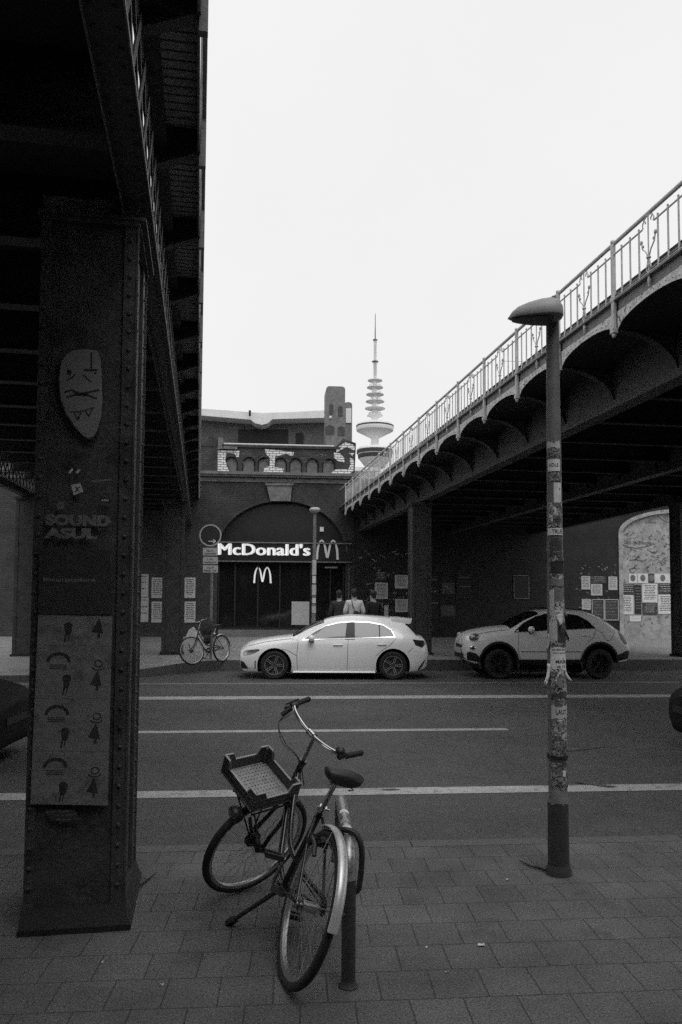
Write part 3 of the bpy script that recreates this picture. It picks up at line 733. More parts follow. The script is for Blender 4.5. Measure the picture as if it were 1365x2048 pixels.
# flaking torn strip on the pier's side
mb = MB(); X = BLL
for (y0, y1, d0, w_) in ((1412, 1440, .02, .05), (1495, 1530, .03, .04), (1340, 1365, .02, .02)):
    r = ray(245, y0); P = CAMP + r*(PT0/r.dot(BLD)); z1_ = P.z; z0_ = z1_-(y1-y0)/379
    mb.poly([(PT0+d0, z1_), (PT0+d0+w_, z1_-.01), (PT0+d0+w_*.8, z1_-.04), (PT0+d0+.01, z0_), (PT0+d0, z0_+.02)], .002, lambda a, b, d: BLF(PW1+.001+d, a, b))
    if y0 == 1412: o = mb.build('paper_scrap', M_PAPERL); tag(o, 'bright torn scrap of paper stuck on the narrow side of the pier', 'paper'); mb = MB()
o = mb.build('paper_scrap', M_PPIER); tag(o, 'dull torn paper remnants on the narrow side of the pier', 'paper')

# ------------------------------------------------------------------ brick viaduct with the restaurant
VW = 33.0
def wp(px, py, v=VW):
    r = ray(px, py); P = CAMP + r*(v / r.dot(V)); return P.dot(U), P.z
def wf(off=0.0, v=VW): return lambda a, b, d: UV(a, v-off-d, b)
ZF = far_z(99)
via = empty('brick_viaduct', UV(-3, VW, ZF), 'dark brick railway viaduct with arched shopfront and painted parapet', 'viaduct')
x0, x1 = wp(300, 1000)[0]-9, wp(709, 1000)[0]
zc = wp(550, 951)[1]; zpar = wp(600, 893)[1]
ac = (wp(565, 1100)[0], wp(565, 1105)[1]); ar = (wp(692, 1100)[0]-wp(436, 1100)[0])/2; ah = wp(565, 1002)[1]-ac[1]
arc = [(ac[0]+ar*math.cos(math.pi*i/28), ac[1]+ah*math.sin(math.pi*i/28)) for i in range(29)]
mb = MB()
mb.poly([(x0, ZF-.3), (x0, zc), (x1, zc), (x1, ZF-.3), (arc[0][0], ZF-.3)] + arc + [(arc[-1][0], ZF-.3)], -2.0, wf())
mb.build('wall', M_BRICK, via)
mb = MB(); out = [(ac[0]+(ar+.12)*math.cos(math.pi*i/28), ac[1]+(ah+.12)*math.sin(math.pi*i/28)) for i in range(29)]
mb.poly(out + arc[::-1], .04, wf(.0)); mb.build('arch_ring', M_BRICKP, via)
mb = MB(); k = [wp(533, 968), wp(585, 968), wp(581, 1003), wp(541, 1003)]; mb.poly(k, .12, wf(.041)); mb.poly([wp(531, 968), wp(588, 968), wp(587, 972), wp(532, 972)], .17, wf(.041)); mb.build('keystone', M_STONE, via)
mb = MB(MU)
for (za, zb_, pr) in ((zc-.02, zc+.10, .30), (zc-.10, zc-.02, .22), (zc-.30, zc-.12, .06)): mb.box((x0-.2, VW-pr, za), (x1+pr*.5, VW-.001, zb_))
mb.build('cornice', M_STONE, via)
mb = MB(); ytop = zpar
xs = x0
niches = [wp(x, 925) for x in (463, 498, 529, 561.5, 592, 625, 658)]
mb.box((x0, VW+.10, zc+.1), (x1, VW+.5, ytop-.02), MU)
# front skin with round niches
nr, nh = .27, .42
pts_top = [(x0, ytop-.1), (x0, zc+.1)]
for (a, b) in niches:
    zz = zc+.25
    pts_top += [(a-nr, zc+.1)] + [(a-nr*math.cos(math.pi*i/10), zz+nh*.5+nr*1.1*math.sin(math.pi*i/10)) for i in range(11)] + [(a+nr, zc+.1)]
pts_top += [(x1, zc+.1), (x1, ytop-.1)]
mb.poly(pts_top[::-1], -.14, wf(.04)); mb.build('parapet', M_BRICKP, via)
for (a, b) in niches:
    mb = MB(); mb.box((a-nr+.05, VW+.07, zc+.1), (a+nr-.05, VW+.099, zc+.55), MU); mb.lathe([(nr*.8, 0), (nr*.8, .02)], 14, Matrix.Translation(UV(a, VW+.099, zc+.5)) @ Matrix([[U.x, 0, V.x, 0], [U.y, 0, V.y, 0], [0, 1, 0, 0], [0, 0, 0, 1]])); mb.build('niche_panel', M_STONE, via)
mb = MB(); mb.box((x0, VW-.10, ytop-.10), (x1-.6, VW+.55, ytop), MU); mb.build('coping', M_BRICK, via)
# raised corner pier of the parapet on the right, and the broken stub on the left
mb = MB(); a0, a1 = wp(672, 900)[0], x1; zt_ = wp(690, 884)[1]
mb.poly([(a0, zc+.1), (a0, ytop), ((a0+a1)/2-.1, zt_+.12), (a1+.05, zt_-.05), (a1+.05, zt_-.2), (a1, zc+.1)][::-1], -.6, wf(.09)); mb.build('corner_block', M_BRICKP, via)
mb = MB(); mb.poly([wp(396, 952), wp(396, 905), wp(404, 892), (wp(416, 880)), wp(424, 856), wp(430, 878), wp(436, 880), wp(436, 952)], -.5, wf(.08)); mb.build('corner_block', M_BRICKP, via)
mb = MB(); mb.tube([UV(*[wp(448, 888)[0], VW-.02, wp(448, 888)[1]]), UV(wp(668, 893)[0], VW-.02, wp(668, 893)[1])], .045, 8)
for x in (450, 487, 519, 552, 584, 624, 666): a, b = wp(x, 892); mb.bar(UV(a, VW, ytop), UV(a, VW-.02, b+.05), .04)
mb.build('parapet_rail', M_RAIL, via)
c8 = lambda pts: [wp(390+x/4.136, 850+y/4.136) for x, y in pts]
gr = MB()
for g in ([(190,205),(370,215),(365,265),(345,265),(330,238),(262,232),(252,290),(268,345),(285,388),(165,388),(172,320),(180,260)],
          [(580,200),(820,225),(815,252),(790,255),(760,240),(665,262),(660,350),(735,357),(727,410),(565,405),(578,352),(620,345),(620,268),(600,255),(585,230)],
          [(1150,232),(1200,238),(1237,275),(1235,315),(1180,300),(1150,272)],
          [(1170,230),(1172,195),(1245,145),(1310,168),(1325,185),(1320,215),(1250,185)],
          [(1280,270),(1315,292),(1310,380),(1270,420),(1130,415),(1132,395),(1160,372),(1270,368),(1285,330)],
          [(30,215),(70,215),(68,260),(30,262)], [(85,232),(100,230),(92,255),(70,268)], [(26,275),(64,275),(66,300),(28,305)], [(75,292),(130,290),(132,320),(78,322)], [(28,330),(60,328),(60,360),(28,360)], [(76,335),(145,332),(147,368),(78,365)],
          [(1275,235),(1318,236),(1300,262)]):
    gr = MB(); gr.poly(c8(g), .004, wf(.093 if min(p[0] for p in g) > 1100 else .045)); gr.build('painted_letter', M_BRICKW, via)
gr = MB(); rnd = random.Random(21)
for _ in range(60):
    x, y = rnd.choice((rnd.uniform(20, 150), rnd.uniform(380, 1130))), rnd.uniform(225, 400); pts = [(x, y)]
    for k in range(rnd.randint(2, 4)): x += rnd.uniform(-14, 18); y += rnd.uniform(-14, 14); pts.append((x, min(max(y, 215), 405)))
    gr.strip(c8(pts), rnd.uniform(.012, .03), .003, wf(.050))
gr.build('scrawls', M_STONE, via)
gr = MB(); gr.poly(c8([(190,108),(238,112),(240,150),(225,175),(240,200),(190,206),(196,150)]), .05, wf(.1)); gr.poly(c8([(240,178),(355,185),(352,208),(240,200)]), .05, wf(.1)); gr.build('stone_remnant', M_STONE, via)

# shopfront
sh0, sh1 = ac[0]-ar, ac[0]+ar
zfa, zfb = wp(565, 1080)[1], wp(565, 1121)[1]
mb = MB(MU); mb.box((sh0-.1, VW+.35, ZF), (sh1+.1, VW+.5, ac[1]+ah)); mb.build('tympanum', M_SHOP, via)
fa = MB(MU); fa.box((sh0+.0, VW-.02, zfb), (sh1+.25, VW+.20, zfa-.16)); fa.box((sh0, VW-.10, zfa-.16), (sh1+.25, VW+.2, zfa-.08)); fa.box((sh0, VW-.10, zfb-.09), (sh1+.25, VW+.20, zfb-.0021)); fa.box((sh0, VW-.04, zfa-.08), (sh1+.25, VW+.2, zfa))
fao = fa.build('shop_fascia', M_SHOP, via)
mb = MB(MU); mb.box((sh0, VW-.104, zfa-.15), (sh1+.25, VW-.101, zfa-.10)); mb.box((sh0, VW-.104, zfb-.07), (sh1+.25, VW-.101, zfb-.03)); mb.build('fascia_strip', M_IRONM, fao)
tx = MB(); a, b = wp(436, 1109.5); a2, b2 = wp(621.5, 1088)
for dx_, dz_, off_ in ((.0, .0, .022), (.045, .006, .024), (.02, -.006, .026), (.07, .0, .028)): add_text(tx, "McDonald's", 1.0, wf(off_), a+dx_, b+dz_, .06, .0, width=a2-a-.07, height=b2-b-.006, space=1.02); tx.build('lettering', M_LIT, fao)
def arches(px0, px1, py0, py1, m, off, parent):
    (a0_, b0), (a1_, b1) = wp(px0, py1), wp(px1, py0); w = a1_-a0_; h = b1-b0; mb = MB()
    t_ = .13
    for c0_, c1_ in ((0, .5), (.5, 1.0)):
        o_, i_ = [], []
        for i in range(17):
            s_ = i/16; x = c0_+(c1_-c0_)*s_; ang = math.pi*s_
            o_.append((a0_+w*(x + (0)), b0+h*min(1, math.sin(ang)**.42 if 0 < s_ < 1 else 0)))
            xi = c0_+(c1_-c0_)*(.19+.62*s_ if True else s_); i_.append((a0_+w*(xi), b0+h*(.93*(math.sin(ang)**.5) if 0 < s_ < 1 else 0)))
        o_[0] = (a0_+w*c0_, b0); o_[-1] = (a0_+w*c1_, b0)
        if c0_ == 0: o_[-1] = (a0_+w*(.5+.03), b0+h*.08); i_[-1] = (a0_+w*(.5-.05), b0+h*.08)
        else: o_[0] = (a0_+w*(.5-.03), b0+h*.08); i_[0] = (a0_+w*(.5+.05), b0+h*.08)
        mb.poly(o_ + i_[::-1], .04, wf(off))
    return mb.build('arch_logo', m, parent)
arches(632, 678, 1080, 1119, glow(mat('lit_logo', .4, .5), .13), .022, fao)
win = MB(MU); wa, wb2 = wp(437, 1200)[0], wp(622, 1200)[0]; dz0 = wp(600, 1262)[1]
win.box((wa, VW+.12, ZF+.35), (wb2, VW+.16, zfb-.1)); wo = win.build('shop_window', M_SHOPG, via)
mb = MB(MU)
for x in (437, 470, 516, 560, 622): a = wp(x, 1200)[0]; mb.box((a-.03, VW+.07, ZF+.3), (a+.03, VW+.118, zfb-.1))
mb.box((wa, VW+.06, ZF+.30), (wb2, VW+.118, ZF+.38)); mb.build('frame', M_TRIM, wo)
mb = MB(MU); mb.box((wa, VW+.02, ZF-.1), (wb2, VW+.2, ZF+.30)); mb.build('stall_riser', M_PLASTER, via)
arches(507, 544, 1134, 1166, M_LIT, -.115, wo)
mb = MB(MU); a = wp(632, 1130); b = wp(690, 1130); mb.box((a[0], VW+.3, ZF-.1), (b[0], VW+.34, a[1]-.1)); do = mb.build('shop_door', M_SHOPG, via)
mb = MB(MU); mb.box((a[0], VW+.24, ZF), (a[0]+.06, VW+.299, a[1]-.1)); mb.box((b[0]-.06, VW+.24, ZF), (b[0], VW+.299, a[1]-.1)); mb.box((a[0]+.6, VW+.24, ZF), (a[0]+.66, VW+.299, a[1]-.1)); mb.build('frame', M_TRIM, do)
mb = MB(MU); q0 = wp(651, 1136); q1 = wp(677, 1133); mb.box((q0[0], VW+.20, q0[1]), (q1[0], VW+.25, q1[1])); mb.build('transom_light', M_SIGNG, do)
mb = MB(MU); q0 = wp(697.5, 1190); q1 = wp(699, 1136); mb.box((q0[0], VW-.06, ZF), (q1[0], VW-.02, q1[1])); mb.build('drain_pipe', M_IRONM, via)
mb = MB(MU); q0, q1 = wp(641, 1062), wp(648.5, 1053); mb.box((q0[0], VW+.2, q0[1]), (q1[0], VW+.345, q1[1])); o = mb.build('alarm_box', M_SIGNW); tag(o, 'small white alarm box on the dark wall above the golden logo', 'box')

# wall of the viaduct under the right-hand bridge, with the pale arched bay
xr0 = x1; xr1 = wp(1365, 1100)[0]+10; zr = wp(900, 951)[1]-.2
al = wp(1238, 1066); at = wp(1347, 1020); c_x = at[0]+.35; sr = c_x-al[0]; shh = at[1]-al[1]+.02
aw = empty('bridge_abutment_wall', UV(3, VW, ZF), 'long dark brick wall under the arched bridge, pasted with posters', 'wall')
arc2 = [(c_x+sr*math.cos(math.pi*i/24), al[1]+shh*math.sin(math.pi*i/24)) for i in range(25)]
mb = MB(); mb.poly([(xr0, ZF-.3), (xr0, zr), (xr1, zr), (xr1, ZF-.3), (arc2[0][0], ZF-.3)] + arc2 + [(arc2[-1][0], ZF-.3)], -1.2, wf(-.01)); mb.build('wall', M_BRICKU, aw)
mb = MB(); mb.poly([(c_x+sr, ZF), (c_x+sr, al[1]), (c_x+sr, al[1]+shh+.1), (c_x-sr, al[1]+shh+.1), (c_x-sr, ZF)], .05, wf(-.18)); mb.build('mural_panel', M_PLASTL, aw)
mb = MB(); out = [(c_x+(sr+.02)*math.cos(math.pi*i/24), al[1]+(shh+.02)*math.sin(math.pi*i/24)) for i in range(25)]; inn = [(c_x+(sr-.16)*math.cos(math.pi*i/24), al[1]+(shh-.14)*math.sin(math.pi*i/24)) for i in range(25)]
mb.poly([(c_x+sr+.02, ZF)] + out + [(c_x-sr-.02, ZF), (c_x-sr+.16, ZF)] + inn[::-1] + [(c_x+sr-.16, ZF)], .06, wf(-.03)); mb.build('arch_moulding', M_PLASTL, aw)
mb = MB(); rnd = random.Random(4)
def wl(pts, w, off=-.12, m_=None): (m_ or mb).strip([wp(*p) for p in pts], w, .002, wf(off))
wl([(1246, 1088), (1258, 1093), (1275, 1096), (1290, 1094), (1308, 1089)], .035); wl([(1246, 1066), (1260, 1052), (1285, 1038), (1310, 1030), (1345, 1023)], .02); wl([(1245, 1066), (1246, 1140)], .02)
wl([(1318, 1032), (1330, 1040), (1345, 1046)], .02); wl([(1262, 1120), (1275, 1119), (1290, 1122), (1296, 1118)], .03)
add_text(mb, 'GANG', .5, wf(-.12), *wp(1293, 1046), .002, 0, width=.5, height=.08); add_text(mb, 'Dub rock Antifa', .5, wf(-.12), *wp(1252, 1088), .002, .0, width=1.2, height=.16)
for _ in range(80):
    x, y = rnd.uniform(1250, 1340), rnd.uniform(1060, 1140); pts = [(x, y)]
    for k in range(rnd.randint(2, 5)): x += rnd.uniform(-4, 6); y += rnd.uniform(-4, 4); pts.append((min(max(x, 1249), 1345), y))
    wl(pts, rnd.uniform(.008, .026))
mb.build('scribbles', M_SCRIB, aw)

mb = MB(); rnd = random.Random(9)
for _ in range(60):
    x, y = rnd.uniform(722, 848), rnd.uniform(1100, 1225); pts = [(x, y)]
    for k in range(rnd.randint(2, 4)): x += rnd.uniform(-3, 5); y += rnd.uniform(-3, 3); pts.append((x, y))
    wl(pts, rnd.uniform(.012, .04), .001, mb)
mb.build('wall_graffiti', mat('chalky_paint', .3, .9), aw)
mb = MB()
for _ in range(70):
    x, y = rnd.uniform(1155, 1236), rnd.uniform(1130, 1250); wl([(x, y), (x+rnd.uniform(-4, 6), y+rnd.uniform(-4, 4))], rnd.uniform(.015, .06), .001, mb)
for _ in range(60):
    x, y = rnd.uniform(1245, 1340), rnd.uniform(1140, 1250); wl([(x, y), (x+rnd.uniform(-5, 6), y+rnd.uniform(-5, 5))], rnd.uniform(.015, .07), -.121, mb)
mb.build('paper_scraps', M_PPIER, aw)

# posters
def poster(x0_, y0_, x1_, y1_, m, label, lines=7, ink=M_INKM, off=None, group='posters pasted on the brick walls', frame=None):
    if off is None:
        off = .003
        if x0_ > 1238: off = -.12
    (a0_, b1), (a1_, b0) = wp(x0_, y0_), wp(x1_, y1_)
    mb = MB(); mb.poly([(a0_, b0), (a1_, b0), (a1_, b1), (a0_, b1)], .01, wf(off)); o = mb.build('poster', m); tag(o, label, 'poster', group)
    mb = MB(); rnd = random.Random(int(x0_*7+y0_)); hh = (b1-b0); ww = a1_-a0_
    for i in range(lines):
        zz = b1 - hh*(.12+.8*i/max(lines, 1)); l = rnd.uniform(.0, .12)*ww; r_ = rnd.uniform(.0, .12)*ww; k = a0_+ww*.1+l
        while k < a1_-ww*.1-r_:
            k2 = min(k+rnd.uniform(.05, .16), a1_-ww*.08-r_)
            if k2-k > .02: mb.poly([(k, zz), (k2, zz), (k2, zz+hh*.035), (k, zz+hh*.035)], .002, wf(off+.01))
            k = k2+.025
    if lines: mb.build('print', ink, o)
    if frame:
        mb = MB(); mb.strip([(a0_, b0), (a1_, b0), (a1_, b1), (a0_, b1), (a0_, b0)], .03, .02, wf(off+.012)); mb.build('frame', frame, o)
    return o
for r0, r1, w in ((1148, 1194, 'upper'), (1195, 1244, 'lower')): poster(273, r0, 297, r1, M_PAPER, '%s pale poster nearest the riveted pier edge, far brick wall' % w, 3)
for r0, r1, w in ((1155, 1196, 'upper'), (1203, 1245, 'lower')):
    poster(304, r0, 326, r1, M_PAPER, '%s printed poster just left of the column by the parked bicycle' % w, 9, M_INKM)
    poster(370, r0, 391, r1, M_PAPER, '%s printed poster just right of the column by the parked bicycle' % w, 9, M_INKM)
poster(584, 1203, 619, 1250, M_PAPER, 'large pale notice board standing in the dark restaurant window', 0, off=-.11)
poster(750, 1165, 776, 1198, M_PAPER, 'pale printed poster behind the dark-clothed person by the door', 9)
poster(790, 1150, 816, 1177, M_PAPER, 'upper pale poster just left of the column behind the white hatchback', 8)
poster(791, 1198, 816, 1224, M_PAPER, 'lower pale poster just left of the column behind the white hatchback', 8)
poster(769, 1211, 777, 1233, M_PAPER, 'narrow pale poster strip between the dark-clothed person and the column', 2)
poster(751, 1144, 774, 1161, M_PAPERD, 'small graffiti covered dark poster above the pale printed one', 3, M_PAPERL)
poster(882, 1165, 911, 1188, M_PAPERD, 'upper dim square notice right of the column behind the hatchback', 8, M_PPIER)  # posters under the bridge get darker paper, painting in the shade there
poster(882, 1210, 911, 1233, M_PAPERD, 'lower dim square notice right of the column behind the hatchback', 8, M_PPIER)
poster(914, 1150, 946, 1196, M_BLACK, 'black framed poster just right of the two dim square notices', 2, M_PPIER, frame=M_IRON)
poster(856, 1150, 878, 1238, M_BLACK, 'tall black poster immediately right of the column behind the hatchback', 3, M_PPIER)
poster(1028, 1151, 1058, 1197, M_BLACK, 'black framed poster alone on the dark wall left of the lamp post', 1, M_IRON, frame=M_IRONM)
poster(1163, 1152, 1181, 1179, M_PAPER, 'upper small poster at the left end of the group beside the pale arch', 7)
poster(1164, 1198, 1182, 1220, M_PAPER, 'lower small poster at the left end of the group beside the pale arch', 5)
poster(1182, 1168, 1205, 1191, M_PAPER, 'square pale poster second from left in the group beside the pale arch', 7)
poster(1217, 1153, 1235, 1180, M_PAPER, 'pale poster touching the edge of the pale arch, top row', 6)
poster(1182, 1152, 1212, 1167, M_PAPERD, 'small dark picture poster above the square pale one', 3, M_PAPER)
poster(1184, 1199, 1208, 1239, M_PAPERD, 'left of two dark white-edged posters behind the rear of the crossover', 5, M_PPIER, frame=M_PAPER)
poster(1209.5, 1199, 1237, 1240, M_PAPERD, 'right of two dark white-edged posters behind the rear of the crossover', 5, M_PPIER, frame=M_PAPER)
poster(1241, 1190, 1270, 1229, M_PAPERL, 'white text poster at the left foot of the pale arch', 9, M_INK)
poster(1287, 1167, 1318, 1205, M_PAPERL, 'white text poster at the centre of the pale arch, highest of three', 9, M_INK)
poster(1319, 1189, 1349, 1228, M_PAPERL, 'white text poster beside the dark column at the right edge', 9, M_INK)
poster(1320, 1166, 1349, 1188.5, M_PAPERD, 'dark graffiti poster above the white one beside the right-hand column', 4, M_PAPERL)
poster(1246, 1168, 1272, 1189.5, M_PAPERD, 'dark graffiti poster above the white one at the left foot of the arch', 4, M_PAPERL)
poster(1288, 1206, 1318, 1230, M_PAPERD, 'torn dark poster under the central white one in the arch', 5, M_PAPER)
poster(1272, 1170, 1286, 1228, M_INK, 'narrow black poster between two white ones in the pale arch', 8, M_PPIER)
poster(1262, 1231, 1285, 1243, M_PAPERL, 'small white notice lowest on the wall in the pale arch', 2, M_INK)
for i, (a, b, w) in enumerate(((1260, 1277, 'first'), (1278, 1299, 'second'), (1300, 1311, 'third, darker'), (1312, 1345, 'fourth, widest'))):
    o = poster(a, 1147, b, 1166, M_PAPERD if i == 2 else M_PAPERL, '%s face picture from the left in the strip across the pale arch' % w, 0)
    mb = MB(); c = wp((a+b)/2, 1156); mb.poly([(c[0]+.12*math.cos(k*.6283), c[1]+.15*math.sin(k*.6283)) for k in range(10)], .002, wf(-.109)); mb.build('print', M_PPIER, o)

# house behind the parapet
vh = 44.0
def hp(px, py, v=vh): return wp(px, py, v)
ho = empty('house_behind_viaduct', UV(-4, vh, 0), 'low grey house with a pale bent roof edge and a tall chimney behind the viaduct', 'house')
def hpoly(pts, th, m, name, off=0., parent=None):
    mb = MB(); mb.poly([hp(*p) for p in pts], th, wf(off, vh)); return mb.build(name, m, parent or ho)
hpoly([(340, 1000), (340, 828), (398, 833), (503, 842), (543, 842), (700, 836), (700, 1000)], -6, M_PLASTER, 'wall')
hpoly([(330, 822), (398, 827), (470, 832), (525, 836), (590, 834), (654, 830), (700, 828), (700, 843), (654, 845), (545, 848), (543, 850), (536, 856), (525, 859), (512, 856), (503, 849), (398, 840), (330, 836)], 1.2, M_ROOFW, 'roof_edge')
hpoly([(477, 859), (577, 859), (577, 900), (477, 900)], .02, M_BLACK, 'window', .01)
hpoly([(592, 866), (607, 866), (607, 900), (592, 900)], .02, M_BLACK, 'window', .01)
mb = MB(MU); q = hp(503, 844); mb.box((q[0]-.1, vh-1.5, q[1]), (q[0]+.02, vh-1.4, q[1]+.3)); mb.build('vent_pipe', M_BLACK, ho)
def tower(x0_, x1_, y0_, label, v, parts):
    mb = MB(MU); a0_, zt = wp(x0_, y0_, v); a1_, _ = wp(x1_, y0_, v); r_ = .12
    pts = [(a0_, 5), (a1_, 5), (a1_, zt-r_), (a1_-.04, zt-.04), (a1_-r_, zt), (a0_+r_, zt), (a0_+.04, zt-.04), (a0_, zt-r_)]
    mb = MB(); mb.poly(pts, -1.3, wf(0, v)); return mb.build(parts, M_IRONM, ho)
tower(653, 691, 772, '', 36.0, 'chimney'); tower(689, 705, 804, '', 38.2, 'chimney')
mb = MB()
for (x, y, w_, h_) in ((663, 818, 8, 22), (681, 822, 9, 22), (660, 860, 18, 20), (683, 862, 14, 20)):
    mb.poly([wp(x-w_/2, y+h_/2, 36), wp(x+w_/2, y+h_/2, 36), wp(x+w_/2, y-h_/3, 36), wp(x, y-h_/2, 36), wp(x-w_/2, y-h_/3, 36)], .01, wf(.002, 36))
mb.build('dark_opening', mat('sooty_opening', .075, .9, var=.4, scale=5), ho)
mb = MB(); mb.poly([wp(692, 846, 38.2), wp(703, 846, 38.2), wp(703, 817, 38.2), wp(692, 817, 38.2)], .04, wf(.01, 38.2)); mb.build('white_board', M_SIGNW, ho)
a, b = wp(661, 836, 36); mb = MB(); mb.ell(UV(a, 35.9, b), (.07, .07, .07), 8); mb.build('lamp_globe', M_SIGNW, ho)
mb = MB(MU); a, b = wp(703, 943, 60); a2, _ = wp(752, 943, 60); mb.box((a, 60, 0), (a2, 70, b)); o = mb.build('distant_building', M_CONCD); tag(o, 'pale flat-roofed building just visible through the railing beside the parapet', 'building')
mb = MB(MU); mb.box((wp(703, 943, 60)[0]-.3, 59.6, b), (a2+.3, 59.99, b+.3)); p_ = mb.build('roof_edge', M_CONC, o)

# corner building seen at the far left
vb = 38.0
bo = empty('corner_building', UV(-17, vb, 0), 'plaster shop building with arched window and lamp beyond the left-hand bridge', 'building')
bf = wf(0, vb)
mb = MB(MU); a1_ = wp(60, 1100, vb)[0]; mb.box((a1_-14, vb, 0), (a1_, vb+10, 11)); mb.build('wall', M_PLASTER, bo)
def bq(x0_, y0_, x1_, y1_, th, m, name, par=None, off=0.):
    (a, b), (c, d) = wp(x0_, y1_, vb), wp(x1_, y0_, vb); mb = MB(); mb.poly([(a, b), (c, b), (c, d), (a, d)], th, wf(off, vb)); return mb.build(name, m, par or bo)
sg = bq(-150, 994, 32, 1014, .12, M_SIGNG, 'shop_sign'); mb = MB(); add_text(mb, 'Optik Instrumental', .5, wf(.122, vb), *wp(-140, 1012, vb), .02, .01, width=wp(27, 1000, vb)[0]-wp(-140, 1000, vb)[0], height=.19); mb.build('lettering', M_INK, sg)
bq(-200, 1041, 42, 1052, .35, M_STONE, 'cornice'); bq(-200, 1015, 50, 1020, .2, M_BRICK, 'band')
mb = MB(); c = wp(-18, 1108, vb); mb.poly([(c[0]+1.15*math.cos(math.pi*i/12), c[1]+.85*math.sin(math.pi*i/12)) for i in range(13)] + [(c[0]-.8*math.cos(math.pi*i/12), c[1]+.5*math.sin(math.pi*i/12)) for i in range(13)], .2, wf(0, vb)); mb.build('window_arch', M_STONE, bo)
w_ = bq(-60, 1105, 6, 1212, .03, M_SHOPG, 'window'); 
for y in (1124, 1130, 1152, 1172, 1192): bq(-60, y, 7, y+3.4, .03, M_SIGNG, 'blind', w_, .031)
bq(25, 1093, 33, 1107, .15, M_SIGNW, 'wall_lamp'); bq(-60, 1218, 36, 1262, .05, M_BLACK, 'base_panel')
mb = MB(); mb.poly([wp(x, y, vb) for x, y in ((17, 1200), (31, 1200), (30, 1180), (32, 1168), (27, 1158), (23, 1150), (18, 1152), (16, 1165), (18, 1180))], .05, wf(0, vb)); mb.build('painted_figure', M_PPIER, bo)

# television tower, 770 m away
D_T = 770.0
tw = empty('television_tower', PD(749, 1200, D_T), 'tall slender television tower with round platforms rising against the pale sky', 'tower')
sc_ = D_T/F; cx_t = PD(749, 1200, D_T); zof = lambda y: PD(749, y, D_T).z
def tl(prof, m, name, n=28):
    mb = MB(Matrix.Translation((cx_t.x, D_T, 0))); mb.lathe([(r*sc_, zof(y)) for r, y in prof], n); return mb.build(name, m, tw, smooth=35)
tl([(15, 1200), (11, 1050), (9, 940), (7.5, 860), (6.5, 800), (6, 758)], M_CONC, 'shaft')
tl([(18, 936), (30, 921), (32, 918), (33, 913), (35, 908), (36, 905), (36, 899), (34, 896), (10, 895)], M_CONC, 'lower_platform')
tl([(36.5, 908), (36.8, 906), (36.8, 903), (36.5, 901)], M_IRON, 'window_band'); tl([(33.5, 917.5), (34, 916), (34.5, 911), (34.2, 910)], M_IRON, 'window_band')
tl([(8, 877), (12, 875), (37, 862), (38, 858), (38, 852), (36, 848), (8, 845)], M_CONC, 'upper_platform'); tl([(38.1, 855), (38.3, 854), (38.3, 852.5), (38.1, 852)], M_IRON, 'window_band')
for y, r in ((832, 16), (818, 20.5), (804, 19), (790, 18), (776, 16.5), (762, 15)):
    tl([(5, y+2.6), (r*.72, y+1.6), (r, y-.2), (r, y-1.2), (r*.8, y-2), (5, y-2.4)], M_CONCD, 'antenna_disc')
mb = MB(); rnd = random.Random(2)
for k in range(14):
    y = rnd.choice((828, 814, 800, 786, 772)); a = rnd.uniform(3.2, 6.2); r = 11*sc_
    mb.ell((cx_t.x+r*math.cos(a), D_T+r*math.sin(a), zof(y)), (1.4, 1.4, 1.8), 8)
mb.build('dish_antenna', M_CONC, tw)
mb = MB()
for (y0, y1, w) in ((758, 723, 3.6), (723, 680, 2.6)):
    for a in range(4):
        ca, sa = math.cos(a*math.pi/2+.6)*w*sc_, math.sin(a*math.pi/2+.6)*w*sc_
        mb.bar((cx_t.x+ca, D_T+sa, zof(y0)), (cx_t.x+ca, D_T+sa, zof(y1)), .9)
    k = y0
    while k > y1:
        for a in range(4):
            p = [(cx_t.x+math.cos((a+j)*math.pi/2+.6)*w*sc_, D_T+math.sin((a+j)*math.pi/2+.6)*w*sc_) for j in (0, 1)]
            mb.bar((*p[0], zof(k)), (*p[1], zof(k-2)), .5)
        k -= 2.5
mb.lathe([(1.2, zof(758)), (1.0, zof(680))], 8, Matrix.Translation((cx_t.x, D_T, 0)))
mb.build('lattice_mast', M_CONCD, tw)
tl([(3, 725), (6.6, 724), (6.6, 722.5), (3, 722)], M_IRONM, 'mast_collar'); tl([(3, 681.5), (4.6, 681), (4.6, 679), (3, 678.5)], M_IRONM, 'mast_collar')
tl([(1.3, 679), (1.1, 660), (.8, 650), (.8, 640), (.55, 627)], M_IRONM, 'antenna_tip', 8)

# ------------------------------------------------------------------ cars
def interp(keys, x):
    """monotone-ish cubic through rows (x, a, b, c ...)"""
    n = len(keys)
    if x <= keys[0][0]: return keys[0][1:]
    if x >= keys[-1][0]: return keys[-1][1:]
    i = max(j for j in range(n-1) if keys[j][0] <= x)
    h = keys[i+1][0]-keys[i][0]; t = (x-keys[i][0])/h; out = []
    for c in range(1, len(keys[0])):
        def sl(a): return (keys[a+1][c]-keys[a][c])/(keys[a+1][0]-keys[a][0])
        d = sl(i)
        m0 = d if i == 0 else (0 if sl(i-1)*d <= 0 else 2*sl(i-1)*d/(sl(i-1)+d))
        m1 = d if i+2 >= n else (0 if sl(i+1)*d <= 0 else 2*sl(i+1)*d/(sl(i+1)+d))
        y0, y1 = keys[i][c], keys[i+1][c]
        out.append((2*t**3-3*t*t+1)*y0+(t**3-2*t*t+t)*h*m0+(-2*t**3+3*t*t)*y1+(t**3-t*t)*h*m1)
    return out
